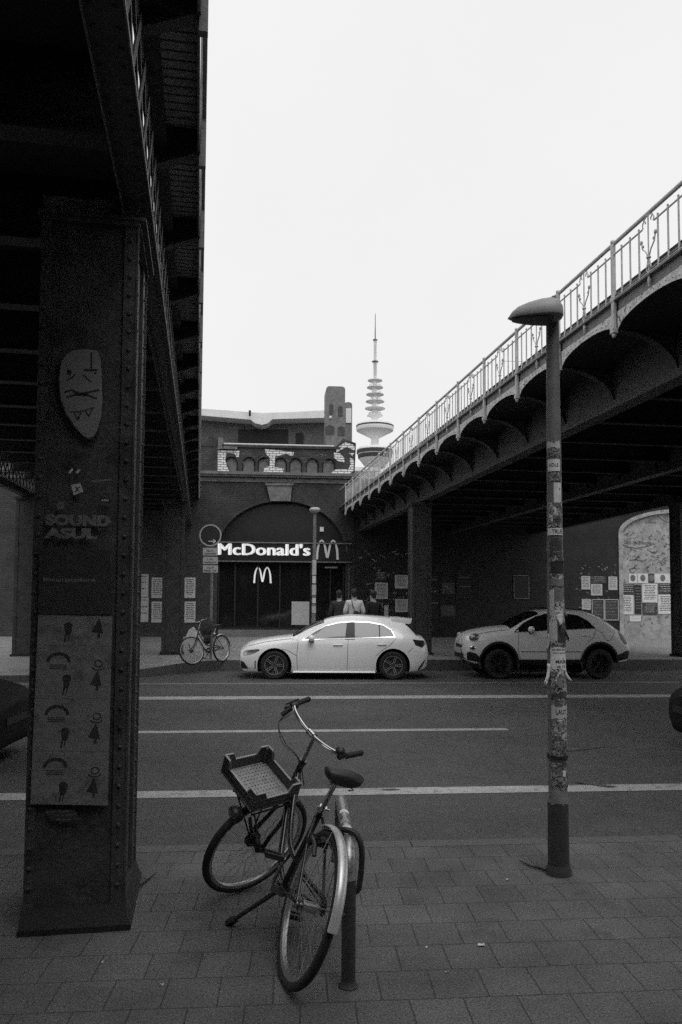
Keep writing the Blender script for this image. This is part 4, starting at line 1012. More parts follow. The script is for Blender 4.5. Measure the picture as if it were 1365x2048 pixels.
class Body:
    """surface of a car body; local x = rearwards from the nose, y = sideways (near side negative), z up"""
    def __init__(s, keys): s.k = keys; s.L = keys[-1][0]
    def sec(s, x, sub=4):
        zb, zs, ze, zt, wb, wm, ws, wt = interp(s.k, x)
        P = [(0, zb), (wb*.85, zb), (wb, zb+.05), (wm, zb+.40*(zs-zb)), (wm*1.0, zb+.75*(zs-zb)), (ws, zs), (ws+(wt-ws)*.45+.012, zs+(ze-zs)*.5), (wt, ze), (wt*.6, ze+(zt-ze)*.8), (0, zt)]
        K = [Vector((a, b, 0)) for a, b in P]
        return [(p.x, p.y) for p in smoothpts(K, sub)]
    def yat(s, x, z):
        q = s.sec(x, 6)
        for (a, b), (c, d) in zip(q[8:-1], q[9:]):
            if b <= z <= d and d > b: return a+(c-a)*(z-b)/(d-b)
        return max(p[0] for p in q)
    def mesh(s, mb, nx=96):
        xs = [s.L*(.5-.5*math.cos(math.pi*i/nx))*.5 + s.L*i/nx*.5 for i in range(nx+1)]
        vs = []; n = 0
        for x in xs:
            q = s.sec(x); r_ = [(-a, b) for a, b in q] + [(a, b) for a, b in reversed(q[1:-1])]; n = len(r_)
            vs += [(x, a, b) for a, b in r_]
        fs = [(i*n+j, i*n+(j+1) % n, (i+1)*n+(j+1) % n, (i+1)*n+j) for i in range(nx) for j in range(n)]
        fs += [tuple(range(n)), tuple(nx*n+j for j in reversed(range(n)))]
        mb.add(vs, fs)
    def drape(s, mb, pts, off=.004, side=-1, step=.05, th=.0):
        """lay a 2-D outline (x, z) on the side of the body"""
        den = []
        n = len(pts)
        for i in range(n):
            a, b = Vector(pts[i]), Vector(pts[(i+1) % n]); m_ = max(1, int((b-a).length/step))
            den += [a+(b-a)*k/m_ for k in range(m_)]
        x0_, x1_ = min(p.x for p in den), max(p.x for p in den); z0_, z1_ = min(p.y for p in den), max(p.y for p in den)
        inner = []
        x = x0_+step
        while x < x1_:
            z = z0_+step
            while z < z1_:
                if inside(x, z, den): inner.append(Vector((x, z)))
                z += step
            x += step
        V2 = den + inner
        r_ = geometry.delaunay_2d_cdt(V2, [(i, (i+1) % len(den)) for i in range(len(den))], [list(range(len(den)))], 1, 1e-5)
        vs = [(p.x, side*(s.yat(min(max(p.x, .001), s.L-.001), p.y)+off), p.y) for p in r_[0]]
        mb.add(vs, [tuple(f) for f in r_[2]])
    def line(s, mb, pts, w=.008, off=.004, side=-1):
        for (a, b), (c, d) in zip(pts[:-1], pts[1:]):
            L = math.hypot(c-a, d-b); nx, nz = -(d-b)/L*w/2, (c-a)/L*w/2; m_ = max(1, int(L/.06)); vs = []
            for i in range(m_+1):
                x, z = a+(c-a)*i/m_, b+(d-b)*i/m_
                for e in (-1, 1): vs.append((x+nx*e, side*(s.yat(min(max(x+nx*e, .001), s.L-.001), z+nz*e)+off), z+nz*e))
            mb.add(vs, [(2*i, 2*i+1, 2*i+3, 2*i+2) for i in range(m_)])
def inside(x, y, P):
    c = False; n = len(P)
    for i in range(n):
        a, b = P[i], P[i-1]
        if (a.y > y) != (b.y > y) and x < (b.x-a.x)*(y-a.y)/(b.y-a.y)+a.x: c = not c
    return c
def make_wheel(mb_t, mb_r, mb_e, c, r, w, side, spokes=5, rr=.72):
    """tyre, dark rim barrel, spokes; axis along y, outer face towards side"""
    M = Matrix.Translation(c) @ Matrix.Rotation(R(90)*(1 if side < 0 else -1), 4, 'X')
    mb_t.lathe([(r*rr, w*.5-.02), (r*rr+.01, w*.5), (r*.9, w*.5+.004), (r*.975, w*.5-.02), (r, w*.35), (r, -w*.35), (r*.97, -w*.5), (r*rr, -w*.5), (r*rr-.004, 0), (r*rr, w*.5-.02)], 40, M, cap=False)
    mb_r.lathe([(r*rr, w*.5-.02), (r*rr-.012, w*.5-.03), (r*rr-.03, w*.1), (.01, w*.08)], 40, M, cap=False)
    mb_r.lathe([(.05, w*.08), (.05, w*.5-.045), (.02, w*.5-.04)], 16, M)
    for k in range(spokes):
        for s_ in (-1, 1):
            a = 2*math.pi*k/spokes; a1 = a+s_*.10; a0_ = a+s_*.38
            p = [(.045*math.cos(a0_), .045*math.sin(a0_)), (r*rr*.98*math.cos(a1), r*rr*.98*math.sin(a1))]
            P0 = M @ Vector((*p[0], w*.5-.05)); P1 = M @ Vector((*p[1], w*.5-.03))
            mb_r.bar(P0, P1, .022, .03, up=M.to_3x3() @ Vector((0, 0, 1)))
            mb_e.bar(P0+(M.to_3x3() @ Vector((0, 0, .017))), P1+(M.to_3x3() @ Vector((0, 0, .017))), .011, .003, up=M.to_3x3() @ Vector((0, 0, 1)))
    mb_e.lathe([(r*rr-.004, w*.5-.018), (r*rr-.004, w*.5-.008), (r*rr-.014, w*.5-.008), (r*rr-.014, w*.5-.018)], 40, M, cap=False)
def car(name, label, cat, keys, wheels, arch_r, wr, dlo, M, paint, glass, opts, group=None):
    e = empty(name, None, label, cat, group, M=M)
    B = Body(keys)
    # body, with wheel arches cut
    mb = MB(M); B.mesh(mb); body = mb.build('body', [paint, M_BLACK], e, smooth=45)
    bm = bmesh.new(); bm.from_mesh(body.data); bmesh.ops.recalc_face_normals(bm, faces=bm.faces); bm.to_mesh(body.data); bm.free()
    cut = MB(M); cut.m = 1
    for wx in wheels:
        for s_ in (-1, 1):
            y0_, y1_ = (-1.2, -.60) if s_ < 0 else (.60, 1.2)
            n = 40; zc_ = opts.get('archz', wr)
            ring = [(wx+arch_r*math.cos(2*math.pi*i/n), zc_+arch_r*math.sin(2*math.pi*i/n)) for i in range(n)]
            ring = [(a, b if b > zc_ else b - .25*(zc_-b)) for a, b in ring]
            cut.add([(a, y0_, b) for a, b in ring]+[(a, y1_, b) for a, b in ring], [tuple(range(n)), tuple(reversed(range(n, 2*n)))]+[(i, (i+1) % n, (i+1) % n+n, i+n) for i in range(n)])
    co = cut.build('cut', [paint, M_BLACK], e)
    for o in (body, co): o.parent = None; o.matrix_world = M
    md = body.modifiers.new('b', 'BOOLEAN'); md.object = co; md.operation = 'DIFFERENCE'; md.solver = 'EXACT'
    dg = bpy.context.evaluated_depsgraph_get(); dg.update()
    me = bpy.data.meshes.new_from_object(body.evaluated_get(dg)); body.modifiers.clear(); body.data = me
    me.polygons.foreach_set('use_smooth', [True]*len(me.polygons)); me.set_sharp_from_angle(angle=R(38))
    bpy.data.objects.remove(co); body.parent = e; body.matrix_basis = Matrix.Identity(4)
    # glass
    def both(fn, name_, m_, **k):
        for s_ in (-1, 1):
            mb = MB(M); fn(mb, s_); mb.build(name_, m_, e, **k)
    cuts = opts['pillars']
    both(lambda mb, s_: B.drape(mb, dlo, .004, s_), 'side_windows', glass, smooth=60)
    def frames(mb, s_):
        P = dlo+[dlo[0]]
        B.line(mb, P, .016, .008, s_)
    both(frames, 'window_trim', opts['trim'])
    for (a, b, c, d, zl, zh) in cuts: both(lambda mb, s_: B.drape(mb, [(a, zl), (b, zl), (d, zh), (c, zh)], .007, s_), 'window_pillar', M_TRIM)
    for g in opts['gaps']: both(lambda mb, s_: B.line(mb, g, .009, .0025, s_), 'panel_gap', M_GAP)
    # windscreen and rear window follow the body surface
    def top(mb, xa, xb, v0, n=12):
        vs = []
        for i in range(n+1):
            x = xa+(xb-xa)*i/n; q = B.sec(x, 4); h_ = q[v0(i/n):]
            row = [(-a, b) for a, b in h_] + [(a, b) for a, b in reversed(h_[:-1])]
            m_ = 16; cum = [0]
            for p, r_ in zip(row[:-1], row[1:]): cum.append(cum[-1]+math.dist(p, r_))
            for j in range(m_+1):
                t = cum[-1]*(.02+.96*j/m_); k = max(i2 for i2 in range(len(cum)-1) if cum[i2] <= t); f_ = (t-cum[k])/(cum[k+1]-cum[k])
                vs.append((x-.002 if xa < B.L/2 else x+.004, row[k][0]+(row[k+1][0]-row[k][0])*f_, row[k][1]+(row[k+1][1]-row[k][1])*f_+.005))
        mb.add(vs, [(i*17+j, i*17+j+1, (i+1)*17+j+1, (i+1)*17+j) for i in range(n) for j in range(16)])
    mb = MB(M); top(mb, *opts['screen'], lambda t: 27); mb.build('windscreen', M_GLASSD, e, smooth=60)
    mb = MB(M); top(mb, *opts['rear'], lambda t: 27); mb.build('rear_window', M_GLASSD, e, smooth=60)
    # wheels
    for wx in wheels:
        for s_ in (-1, 1):
            hw = interp(keys, wx)[5]; c = (wx, s_*(hw-.115), wr)
            t_, r_, g_ = MB(M), MB(M), MB(M); make_wheel(t_, r_, g_, c, wr, .21, s_, 5, opts.get('rr', .72))
            if s_ < 0: pass
            w = t_.build('wheel', M_RUBBER, e, smooth=35); r_.build('rim', opts.get('rim', M_RIM), w, smooth=35); g_.build('rim_edge', opts.get('rime', M_RIML), w)
    for s_ in (-1, 1):
        mx, mz = opts['mirror']; y = s_*(B.yat(mx, mz)+.10)
        mb = MB(M); mb.ell((mx, y, mz+.02), (.075, .115, .075), 14); mb.build('wing_mirror', paint, e, smooth=80)
        mb = MB(M); mb.box((mx-.05, min(y, y-s_*.12), mz-.07), (mx+.05, max(y, y-s_*.12), mz-.03)); mb.build('mirror_base', M_TRIM, e)
        for (hx, hz) in opts['handles']:
            mb = MB(M); y = s_*(B.yat(hx, hz)+.02); mb.tube([(hx-.11, y-s_*.014, hz), (hx-.08, y, hz+.003), (hx+.08, y, hz+.003), (hx+.11, y-s_*.014, hz)], [.009, .014, .014, .009], 8); mb.build('door_handle', paint, e, smooth=80)
    for nm_, m_, pl in opts['patches']:
        both(lambda mb, s_: [B.drape(mb, p, .006, s_, .03) for p in pl], nm_, m_, smooth=60)
    mb = MB(M); mb.box((wheels[0]+arch_r*.7, -.55, .14), (wheels[1]-arch_r*.7, .55, .3)); mb.box((.4, -.55, .2), (B.L-.4, .55, .4)); mb.build('underbody', M_BLACK, e)
    return e, B
MW = Matrix.Identity(4)
HK = [(0, .34, .60, .655, .67, .50, .60, .56, .40), (.05, .22, .64, .705, .73, .66, .74, .68, .45), (.22, .16, .70, .80, .845, .80, .845, .79, .55), (.8, .16, .80, .915, .96, .85, .90, .85, .62),
      (1.2, .16, .86, .965, 1.01, .85, .90, .87, .66), (1.35, .16, .885, 1.02, 1.08, .85, .90, .87, .645), (1.6, .16, .895, 1.16, 1.22, .85, .90, .865, .61), (1.95, .16, .905, 1.31, 1.365, .85, .90, .86, .585), (2.2, .16, .915, 1.37, 1.44, .85, .90, .86, .58), (2.65, .16, .93, 1.41, 1.49, .85, .90, .86, .57),
      (3.2, .16, .945, 1.38, 1.465, .85, .90, .86, .56), (3.65, .16, .955, 1.32, 1.42, .85, .895, .85, .54), (3.88, .17, .96, 1.27, 1.365, .84, .885, .84, .54), (4.02, .18, .955, 1.14, 1.20, .83, .88, .83, .58), (4.15, .2, .945, 1.0, 1.04, .81, .87, .80, .66), (4.28, .24, .91, .96, .995, .77, .83, .75, .62), (4.37, .30, .78, .84, .87, .66, .74, .66, .50), (4.42, .42, .62, .66, .68, .50, .60, .54, .40)]
HD = [(1.475, .91), (1.77, 1.11), (1.99, 1.225), (2.28, 1.30), (2.61, 1.328), (3.02, 1.315), (3.35, 1.255), (3.53, 1.14), (3.61, .985)]
def pxcar(px, D): return (px-CX)/F*D
def hatch(M, label, paint, glass, trim, group=None):
    e, B = car('parked_car' if paint is M_WHITE else 'passing_car', label, 'car', HK, (.83, 3.56), .395, .325, HD, M, paint, glass, dict(
        trim=trim, pillars=[(2.45, 2.68, 2.50, 2.68, .925, 1.318), (3.24, 3.265, 3.24, 3.265, .955, 1.275)],
        gaps=[[(1.37, .86), (1.34, .55), (1.36, .22)], [(2.52, .92), (2.51, .5), (2.50, .22)], [(3.62, .94), (3.50, .80), (3.28, .66), (3.17, .55)], [(.10, .72), (.6, .85), (1.2, .93), (1.40, .895)], [(1.0, .70), (1.15, .66), (1.34, .55)], [(4.02, .74), (3.9, .62)]],
        screen=(1.24, 1.97), rear=(3.88, 4.15), mirror=(1.68, .93), handles=[(2.29, .795), (3.30, .81)], rr=.70,
        patches=[('headlight', M_LAMPG if paint is M_WHITE else M_TAIL, [[(.09, .585), (.13, .655), (.46, .695), (.49, .66), (.36, .60), (.14, .535)]]),
                 ('tail_light', M_TAIL, [[(4.02, .93), (4.29, .90), (4.33, .82), (4.24, .74), (4.08, .80)]]),
                 ('air_intake', M_BLACK, [[(.03, .42), (.12, .40), (.235, .24), (.05, .235)]]),
                 ('bumper_vent', M_GAP, [[(.38, .42), (.405, .43), (.40, .26), (.375, .24)], [(4.26, .42), (4.33, .47), (4.24, .30), (4.16, .21), (4.14, .24), (4.2, .33)]]),
                 ('sill_trim', paint, [[(1.25, .165), (3.15, .165), (3.13, .21), (1.27, .21)]])]), group=group)
    mb = MB(M)                                 # roof spoiler
    for i, (x, z, h_) in enumerate(()): pass
    vs = []; sx = [(3.60, 1.415, .03), (3.76, 1.40, .05), (3.90, 1.385, .05), (4.03, 1.375, .035), (4.08, 1.39, .01)]
    for x, z, t_ in sx:
        for j in range(9):
            y = -.54+1.08*j/8; dz = -.05*(abs(y)/.54)**3; vs.append((x-.06*(abs(y)/.54)**2, y, z+dz+t_/2+.012))
    for x, z, t_ in sx:
        for j in range(9):
            y = -.54+1.08*j/8; dz = -.05*(abs(y)/.54)**3; vs.append((x-.06*(abs(y)/.54)**2, y, z+dz-t_/2-.03))
    fs = []
    for i in range(4):
        for j in range(8): fs.append((i*9+j, i*9+j+1, (i+1)*9+j+1, (i+1)*9+j)); fs.append(tuple(45+k for k in ((i+1)*9+j, (i+1)*9+j+1, i*9+j+1, i*9+j)))
        fs.append((i*9, (i+1)*9, 45+(i+1)*9, 45+i*9)); fs.append((i*9+8, 45+i*9+8, 45+(i+1)*9+8, (i+1)*9+8))
    for j in range(8): fs.append((j, 45+j, 45+j+1, j+1)); fs.append((36+j, 36+j+1, 81+j+1, 81+j))
    mb.add(vs, fs); mb.build('roof_spoiler', paint, e, smooth=50)
    mb = MB(M); mb.lathe([(.0, .0), (.035, .006), (.03, .012)], 16, Matrix.Translation((.035, 0, .60)) @ Matrix.Rotation(R(-90), 4, 'Y')); mb.box((-.015, -.5, .46), (.03, .5, .54)); mb.build('front_grille', M_BLACK, e)
    return e
def carM(x, y, z, yaw, halfw=.90):
    """near front corner at (x, y); the nose points left for yaw 0"""
    X = Vector((math.cos(yaw), math.sin(yaw), 0)); Y = Vector((-math.sin(yaw), math.cos(yaw), 0))
    o = Vector((x, y, z)) + Y*halfw
    return Matrix([[X.x, Y.x, 0, o.x], [X.y, Y.y, 0, o.y], [0, 0, 1, z], [0, 0, 0, 1]])
hatch(carM(pxcar(479, 18.35), 18.35, ZR, R(1.6)), 'white five-door hatchback with chrome window line parked facing left', M_WHITE, M_GLASSL, M_CHROME)
FK = [(0, .50, .78, .84, .86, .46, .54, .50, .36), (.06, .40, .86, .93, .965, .62, .70, .66, .44), (.28, .34, .94, 1.03, 1.08, .76, .82, .78, .54), (.75, .32, 1.0, 1.09, 1.17, .84, .885, .84, .60),
      (1.12, .32, 1.04, 1.14, 1.205, .85, .90, .86, .64), (1.25, .32, 1.06, 1.2, 1.26, .85, .90, .86, .63), (1.5, .32, 1.075, 1.34, 1.39, .85, .90, .86, .60), (1.85, .32, 1.09, 1.48, 1.53, .85, .90, .86, .575), (2.15, .32, 1.10, 1.535, 1.59, .85, .90, .86, .57), (2.5, .32, 1.11, 1.545, 1.61, .85, .90, .86, .565),
      (3.0, .32, 1.125, 1.52, 1.59, .85, .90, .86, .56), (3.4, .33, 1.13, 1.42, 1.50, .85, .90, .855, .55), (3.7, .35, 1.12, 1.28, 1.36, .84, .89, .84, .56), (3.95, .38, 1.05, 1.12, 1.18, .82, .87, .80, .58), (4.12, .40, .92, .98, 1.02, .76, .82, .72, .55), (4.21, .44, .78, .83, .86, .64, .70, .62, .46), (4.25, .52, .68, .72, .74, .5, .58, .5, .4)]
FD = [(1.20, 1.075), (1.48, 1.275), (1.82, 1.43), (2.06, 1.485), (2.5, 1.505), (2.9, 1.455), (3.13, 1.33), (3.27, 1.17), (2.4, 1.135), (1.92, 1.115)]
MF = carM(pxcar(935, 18.75), 18.75-.10, ZR, R(4.5)) @ Matrix.Diagonal((.945, .96, 1.025, 1))
fe, FB = car('parked_car', 'rounded light grey crossover with dark cladding parked facing left behind the lamp post', 'car', FK, (.80, 3.37), .46, .345, FD, MF, M_WHITE2, M_GLASSD, dict(
    trim=M_TRIM, pillars=[(2.22, 2.36, 2.22, 2.33, 1.14, 1.47), (2.98, 3.02, 2.95, 2.99, 1.15, 1.42)],
    gaps=[[(1.30, 1.05), (1.27, .7), (1.33, .46)], [(2.30, 1.10), (2.29, .7), (2.30, .46)], [(3.28, 1.13), (3.2, .95), (3.0, .8)], [(.2, 1.0), (.7, 1.08), (1.1, 1.12)], [(3.27, 1.16), (3.45, 1.06), (3.52, .9), (3.62, .88), (3.72, 1.0), (3.8, 1.12)]],
    screen=(1.14, 1.90), rear=(3.42, 3.92), mirror=(1.60, 1.12), handles=[(2.12, .98), (3.02, 1.0)], rr=.66, rim=M_BLACK, rime=M_TRIM, archz=.36,
    patches=[('tail_light', M_TAIL, [[(3.86, 1.10), (4.0, 1.04), (4.10, .90), (4.10, .80), (4.02, .80), (3.92, .92)]]),
             ('sill_cladding', M_BLACK, [[(1.2, .33), (3.0, .33), (2.98, .45), (1.22, .45)], [(3.78, .40), (4.16, .46), (4.19, .62), (4.1, .66), (3.84, .56)], [(.06, .42), (.36, .37), (.36, .46), (.24, .58), (.10, .62), (.03, .60)]]),
             ('door_moulding', M_GAP, [[(1.35, .62), (2.9, .62), (2.9, .635), (1.35, .635)]])]))
for s_ in (-1, 1):
    def nose(x, z, off): return MF @ Vector((x, s_*(FB.yat(x, z)+off), z))
    c = nose(.22, .94, -.045); mb = MB(); mb.ell((0, 0, 0), (.135, .135, .095), 18, Matrix.Translation(c) @ MF.to_3x3().to_4x4() @ Matrix.Rotation(R(-8), 4, 'Y')); h_ = mb.build('headlight', M_LAMPG, fe, smooth=80)
    c2 = nose(.17, .93, -.02); mb = MB(); mb.ell((0, 0, 0), (.045, .05, .045), 12, Matrix.Translation(c2)); mb.build('lens', M_CHROME, h_, smooth=80)
    c = nose(.17, .71, -.035); mb = MB(); mb.ell((0, 0, 0), (.09, .09, .055), 14, Matrix.Translation(c) @ MF.to_3x3().to_4x4()); h_ = mb.build('fog_light', M_CHROME, fe, smooth=80)
    c = nose(.16, .71, -.01); mb = MB(); mb.ell((0, 0, 0), (.065, .08, .038), 14, Matrix.Translation(c) @ MF.to_3x3().to_4x4()); mb.build('lens', M_TAIL, h_, smooth=80)
mb = MB(MF); mb.box((-.02, -.30, .70), (.04, .30, .76)); mb.box((-.02, -.45, .46), (.06, .45, .56)); mb.build('front_grille', M_BLACK, fe)
mb = MB(MF); mb.ell((.045, 0, .88), (.03, .30, .022), 12); mb.build('badge_bar', M_CHROME, fe, smooth=80)
mb = MB(MF); mb.box((-.035, -.26, .56), (-.02, .26, .67)); pl_ = mb.build('number_plate', M_SIGNG, fe)
for wx in (.80, 3.37):                         # arch cladding rings
    for s_ in (-1, 1):
        mb = MB(MF); vs = []; n = 24
        for i in range(n+1):
            a = R(-14)+R(208)*i/n
            for rr_ in (.455, .505):
                x, z = wx+rr_*math.cos(a), .36+rr_*math.sin(a); vs.append((x, s_*(FB.yat(min(max(x, .002), 4.2), z)+.012), z))
        mb.add(vs, [(2*i, 2*i+1, 2*i+3, 2*i+2) for i in range(n)]); mb.build('arch_cladding', M_BLACK, fe)
for s_ in (-1, 1): mb = MB(MF); mb.tube([(1.9, s_*.50, 1.60), (2.3, s_*.51, 1.63), (3.2, s_*.50, 1.58)], .015, 8); mb.build('roof_rail', M_TRIM, fe)

# two dark cars pushing into the frame from either side
X = Vector((1, 0, 0))
a = PG(52, 1560, ZR)
hatch(Matrix.Translation((-3.6, 9.1, ZR)) @ Matrix.Rotation(math.pi+AR*.6, 4, 'Z'), 'dark car entering at the left edge, its nose showing beside the riveted pier', M_CARBLK, M_GLASSD, M_TRIM, 'cars driving past')
hatch(Matrix.Translation((4.22, 9.6, ZR)) @ Matrix.Rotation(AR*.6, 4, 'Z'), 'dark car entering at the right edge, only its nose inside the photo', M_CARBLK, M_GLASSD, M_TRIM, 'cars driving past')

# ------------------------------------------------------------------ bicycles
AXK = Vector((-.375, 0, .927)).normalized()
def bike(X0, Y0, Z0, psi, lean, steer, label, near, group=None, wheelR=.345):
    h = Vector((-math.sin(psi), math.cos(psi), 0)); l = Vector((-math.cos(psi), -math.sin(psi), 0)); u = Vector((0, 0, 1))
    u2 = u*math.cos(lean)-l*math.sin(lean); l2 = l*math.cos(lean)+u*math.sin(lean)
    M = Matrix([[h.x, l2.x, u2.x, X0], [h.y, l2.y, u2.y, Y0], [h.z, l2.z, u2.z, Z0], [0, 0, 0, 1]])
    HX = 1.1245; ax0 = Vector((HX-.065, 0, .345))
    S = Matrix.Translation(ax0) @ Matrix.Rotation(steer, 4, AXK) @ Matrix.Translation(-ax0)
    e = empty('bicycle', None, label, 'bicycle', group, M=M)
    axp = lambda z: Vector((HX-.065-(z-.345)*.4045, 0, z))
    def wheel(Mx, c, name, rear):
        c = Vector(c); mb = MB(Mx)
        mb.tube([c+Vector((math.cos(a)*(wheelR-.021), 0, math.sin(a)*(wheelR-.021))) for a in [2*math.pi*i/56 for i in range(56)]], .0215, 10, closed=True)
        w = mb.build(name, M_RUBBER, e, smooth=True)
        mb = MB(Mx); n = 56; vs = []
        prof = [(wheelR-.040, -.012), (wheelR-.034, -.015), (wheelR-.052, -.011), (wheelR-.058, 0), (wheelR-.052, .011), (wheelR-.034, .015), (wheelR-.040, .012)]
        for i in range(n):
            a = 2*math.pi*i/n
            for r_, y in prof: vs.append(c+Vector((math.cos(a)*r_, y, math.sin(a)*r_)))
        k = len(prof); mb.add(vs, [(i*k+j, i*k+j+1, ((i+1) % n)*k+j+1, ((i+1) % n)*k+j) for i in range(n) for j in range(k-1)])
        mb.build('rim', M_ALU, w, smooth=True)
        mb = MB(Mx); hw = .035 if rear else .03
        for i in range(36):
            a = 2*math.pi*i/36; s_ = 1 if i % 2 else -1; b = a+(.9 if (i//2) % 2 else -.9)
            mb.tube([c+Vector((math.cos(b)*.028, s_*hw, math.sin(b)*.028)), c+Vector((math.cos(a)*(wheelR-.055), 0, math.sin(a)*(wheelR-.055)))], .0011 if near else .0016, 4)
        mb.build('spokes', M_STEELD, w)
        mb = MB(Mx); T_ = Matrix.Translation(c) @ Matrix.Rotation(R(90), 4, 'X')
        mb.lathe([(.012, -.065), (.012, -.045), (.032, -.040), (.032, -.034), (.024, -.03), (.024, .03), (.032, .034), (.032, .040), (.012, .045), (.012, .065)], 20, T_)
        mb.build('hub', M_ALU if rear else M_TRIM, w, smooth=35)
        if not rear:
            mb = MB(Mx); mb.lathe([(.05, .034), (.05, .055), (.042, .06), (.02, .062)], 20, T_); mb.bar(c+Vector((0, -.055, .01)), c+Vector((.02, -.058, .17)), .02, .006, up=(0, 1, 0)); mb.build('hub_brake', M_TRIM, w, smooth=35)
        return w
    hub_r = Vector((0, 0, .345)); hub_f = Vector((HX, 0, .345))
    wheel(M, hub_r, 'rear_wheel', True); wheel(M @ S, hub_f, 'front_wheel', False)
    bb = Vector((.47, 0, .28)); ht, hb = axp(.845), axp(.655); sc_ = Vector((.262, 0, .735)); st_b = bb
    mb = MB(M)
    mb.tube([bb, sc_], .0155, 12); mb.tube([hb, ht], .0195, 12); mb.tube([ht+Vector((0, 0, -.002)), ht+Vector((-.006, 0, .016))], .024, 12); mb.tube([hb, hb+Vector((.006, 0, -.016))], .023, 12)
    mb.tube(smoothpts([axp(.68), (.78, 0, .50), (.64, 0, .34), bb], 6), .0175, 12)
    mb.tube(smoothpts([axp(.79), (.76, 0, .62), (.60, 0, .47), (.42, 0, .43), (.365, 0, .445)], 6), .0145, 12)
    mb.tube([bb+Vector((0, -.035, 0)), bb+Vector((0, .035, 0))], .022, 14)
    for s_ in (-1, 1):
        mb.tube([bb+Vector((-.03, s_*.02, 0)), (.35, s_*.045, .30), (.02, s_*.062, .345)], .009, 8)
        mb.tube([(.275, s_*.018, .69), (.2, s_*.045, .60), (.0, s_*.064, .35)], .0075, 8)
        mb.box((-.03, s_*.06-.003, .325), (.03, s_*.06+.003, .365))
    mb.build('frame', M_BLKPAINT, e, smooth=50)
    mb = MB(M); mb.tube([sc_+(bb-sc_).normalized()*.02, sc_+(sc_-bb).normalized()*.165], .0125, 12); sp = mb.build('seat_post', M_STEELD, e, smooth=50)
    mb = MB(M); mb.tube([sc_+(bb-sc_).normalized()*.02, sc_+(sc_-bb).normalized()*.012], .02, 12); mb.tube([sc_+Vector((-.01, -.035, 0)), sc_+Vector((-.01, .035, 0))], .006, 8); mb.build('clamp', M_CHROME, sp, smooth=50)
    # saddle
    top_ = sc_+(sc_-bb).normalized()*.165; SX = top_.x+.0; SZ = top_.z+.045
    vs = []; keys = [(-.14, .02, .02, .0), (-.13, .085, .055, .004), (-.08, .105, .075, .012), (-.02, .085, .07, .006), (.04, .045, .055, 0), (.10, .025, .042, .0), (.14, .017, .03, -.004), (.155, .006, .012, -.01)]
    n = 14
    for x, hw, dp, dz in keys:
        for i in range(n):
            a = 2*math.pi*i/n; ca, sa = math.cos(a), math.sin(a)
            vs.append((SX+x, hw*ca, SZ+dz+(dp*.32*sa if sa > 0 else dp*.85*sa)))
    mb = MB(M); mb.add(vs, [(i*n+j, i*n+(j+1) % n, (i+1)*n+(j+1) % n, (i+1)*n+j) for i in range(len(keys)-1) for j in range(n)]+[tuple(range(n)), tuple((len(keys)-1)*n+j for j in range(n))])
    sd = mb.build('saddle', M_TRIM, e, smooth=60)
    mb = MB(M)
    for s_ in (-1, 1):
        mb.tube([(SX+.11, s_*.02, SZ-.02), (SX+.02, s_*.025, SZ-.05), (SX-.06, s_*.03, SZ-.05), (SX-.11, s_*.05, SZ-.025)], .004, 6)
        c_ = Vector((SX-.085, s_*.055, SZ-.03)); mb.tube([c_+Vector((.012*math.cos(t*.9), .012*math.sin(t*.9), -.03+t*.0022)) for t in range(26)], .003, 5)
    mb.build('springs', M_STEELD, sd)
    # fork, stem, bar (turn together)
    F_ = M @ S; mb = MB(F_); cr_ = axp(.60)
    for s_ in (-1, 1): mb.tube(smoothpts([cr_+Vector((0, s_*.035, 0)), axp(.50)+Vector((0, s_*.05, 0)), (HX-.045, s_*.056, .42), (HX, s_*.06, .345)], 5), [.0135]*11+[.012]*2+[.011]*3, 10)
    mb.tube([cr_+Vector((0, -.045, 0)), cr_+Vector((0, .045, 0))], .018, 10); mb.tube([cr_, axp(.655)], .016, 10)
    mb.build('fork', M_BLKPAINT, e, smooth=50)
    mb = MB(F_); zs = 1.041; q = axp(zs)+Vector((.04, 0, 0)); mb.tube([axp(.85), axp(zs-.015)], .0115, 10); mb.tube([axp(zs-.02), axp(zs-.005)+Vector((.012, 0, 0)), q], .0125, 10); mb.build('stem', M_STEELD, e, smooth=50)
    bp_ = []
    K = [(-.11, .26, .0), (-.03, .25, .008), (.015, .215, .02), (.036, .14, .014), (.041, .06, .003), (.04, 0, 0)]
    half = smoothpts([axp(zs)+Vector(k) for k in K], 6); other = [Vector((p.x, -p.y, p.z)) for p in reversed(half[:-1])]
    full = half+other
    mb = MB(F_); mb.tube(full, .0112, 12); hbar = mb.build('handlebar', M_CHROME, e, smooth=60)
    mb = MB(F_); mb.tube([q+Vector((0, -.025, 0)), q+Vector((0, .025, 0))], .018, 12); mb.build('clamp', M_CHROME, hbar, smooth=50)
    for s_ in (-1, 1):
        g = [axp(zs)+Vector((-.115, s_*.261, -.001)), axp(zs)+Vector((-.09, s_*.2575, .002)), axp(zs)+Vector((-.04, s_*.252, .007)), axp(zs)+Vector((-.02, s_*.248, .010))]
        mb = MB(F_); mb.tube(g, [.016, .0165, .015, .018], 12); mb.ell(g[0], (.017, .017, .017), 10); mb.build('grip', M_RUBBER, hbar, smooth=60)
        c_ = axp(zs)+Vector((.002, s_*.235, .014)); mb = MB(F_); mb.tube([c_+Vector((-.018, 0, 0)), c_+Vector((.018, 0, 0))], .021, 12)
        if s_ < 0: mb.tube([c_, c_+Vector((.05, s_*.02, -.012)), c_+Vector((.02, s_*.055, -.02)), c_+Vector((-.07, s_*.06, -.02))], [.009, .008, .006, .006], 8); mb.bar(c_, c_+Vector((.085, .005, -.03)), .02, .022)
        else: mb.ell(c_+Vector((.0, -.012, .022)), (.028, .028, .02), 12)
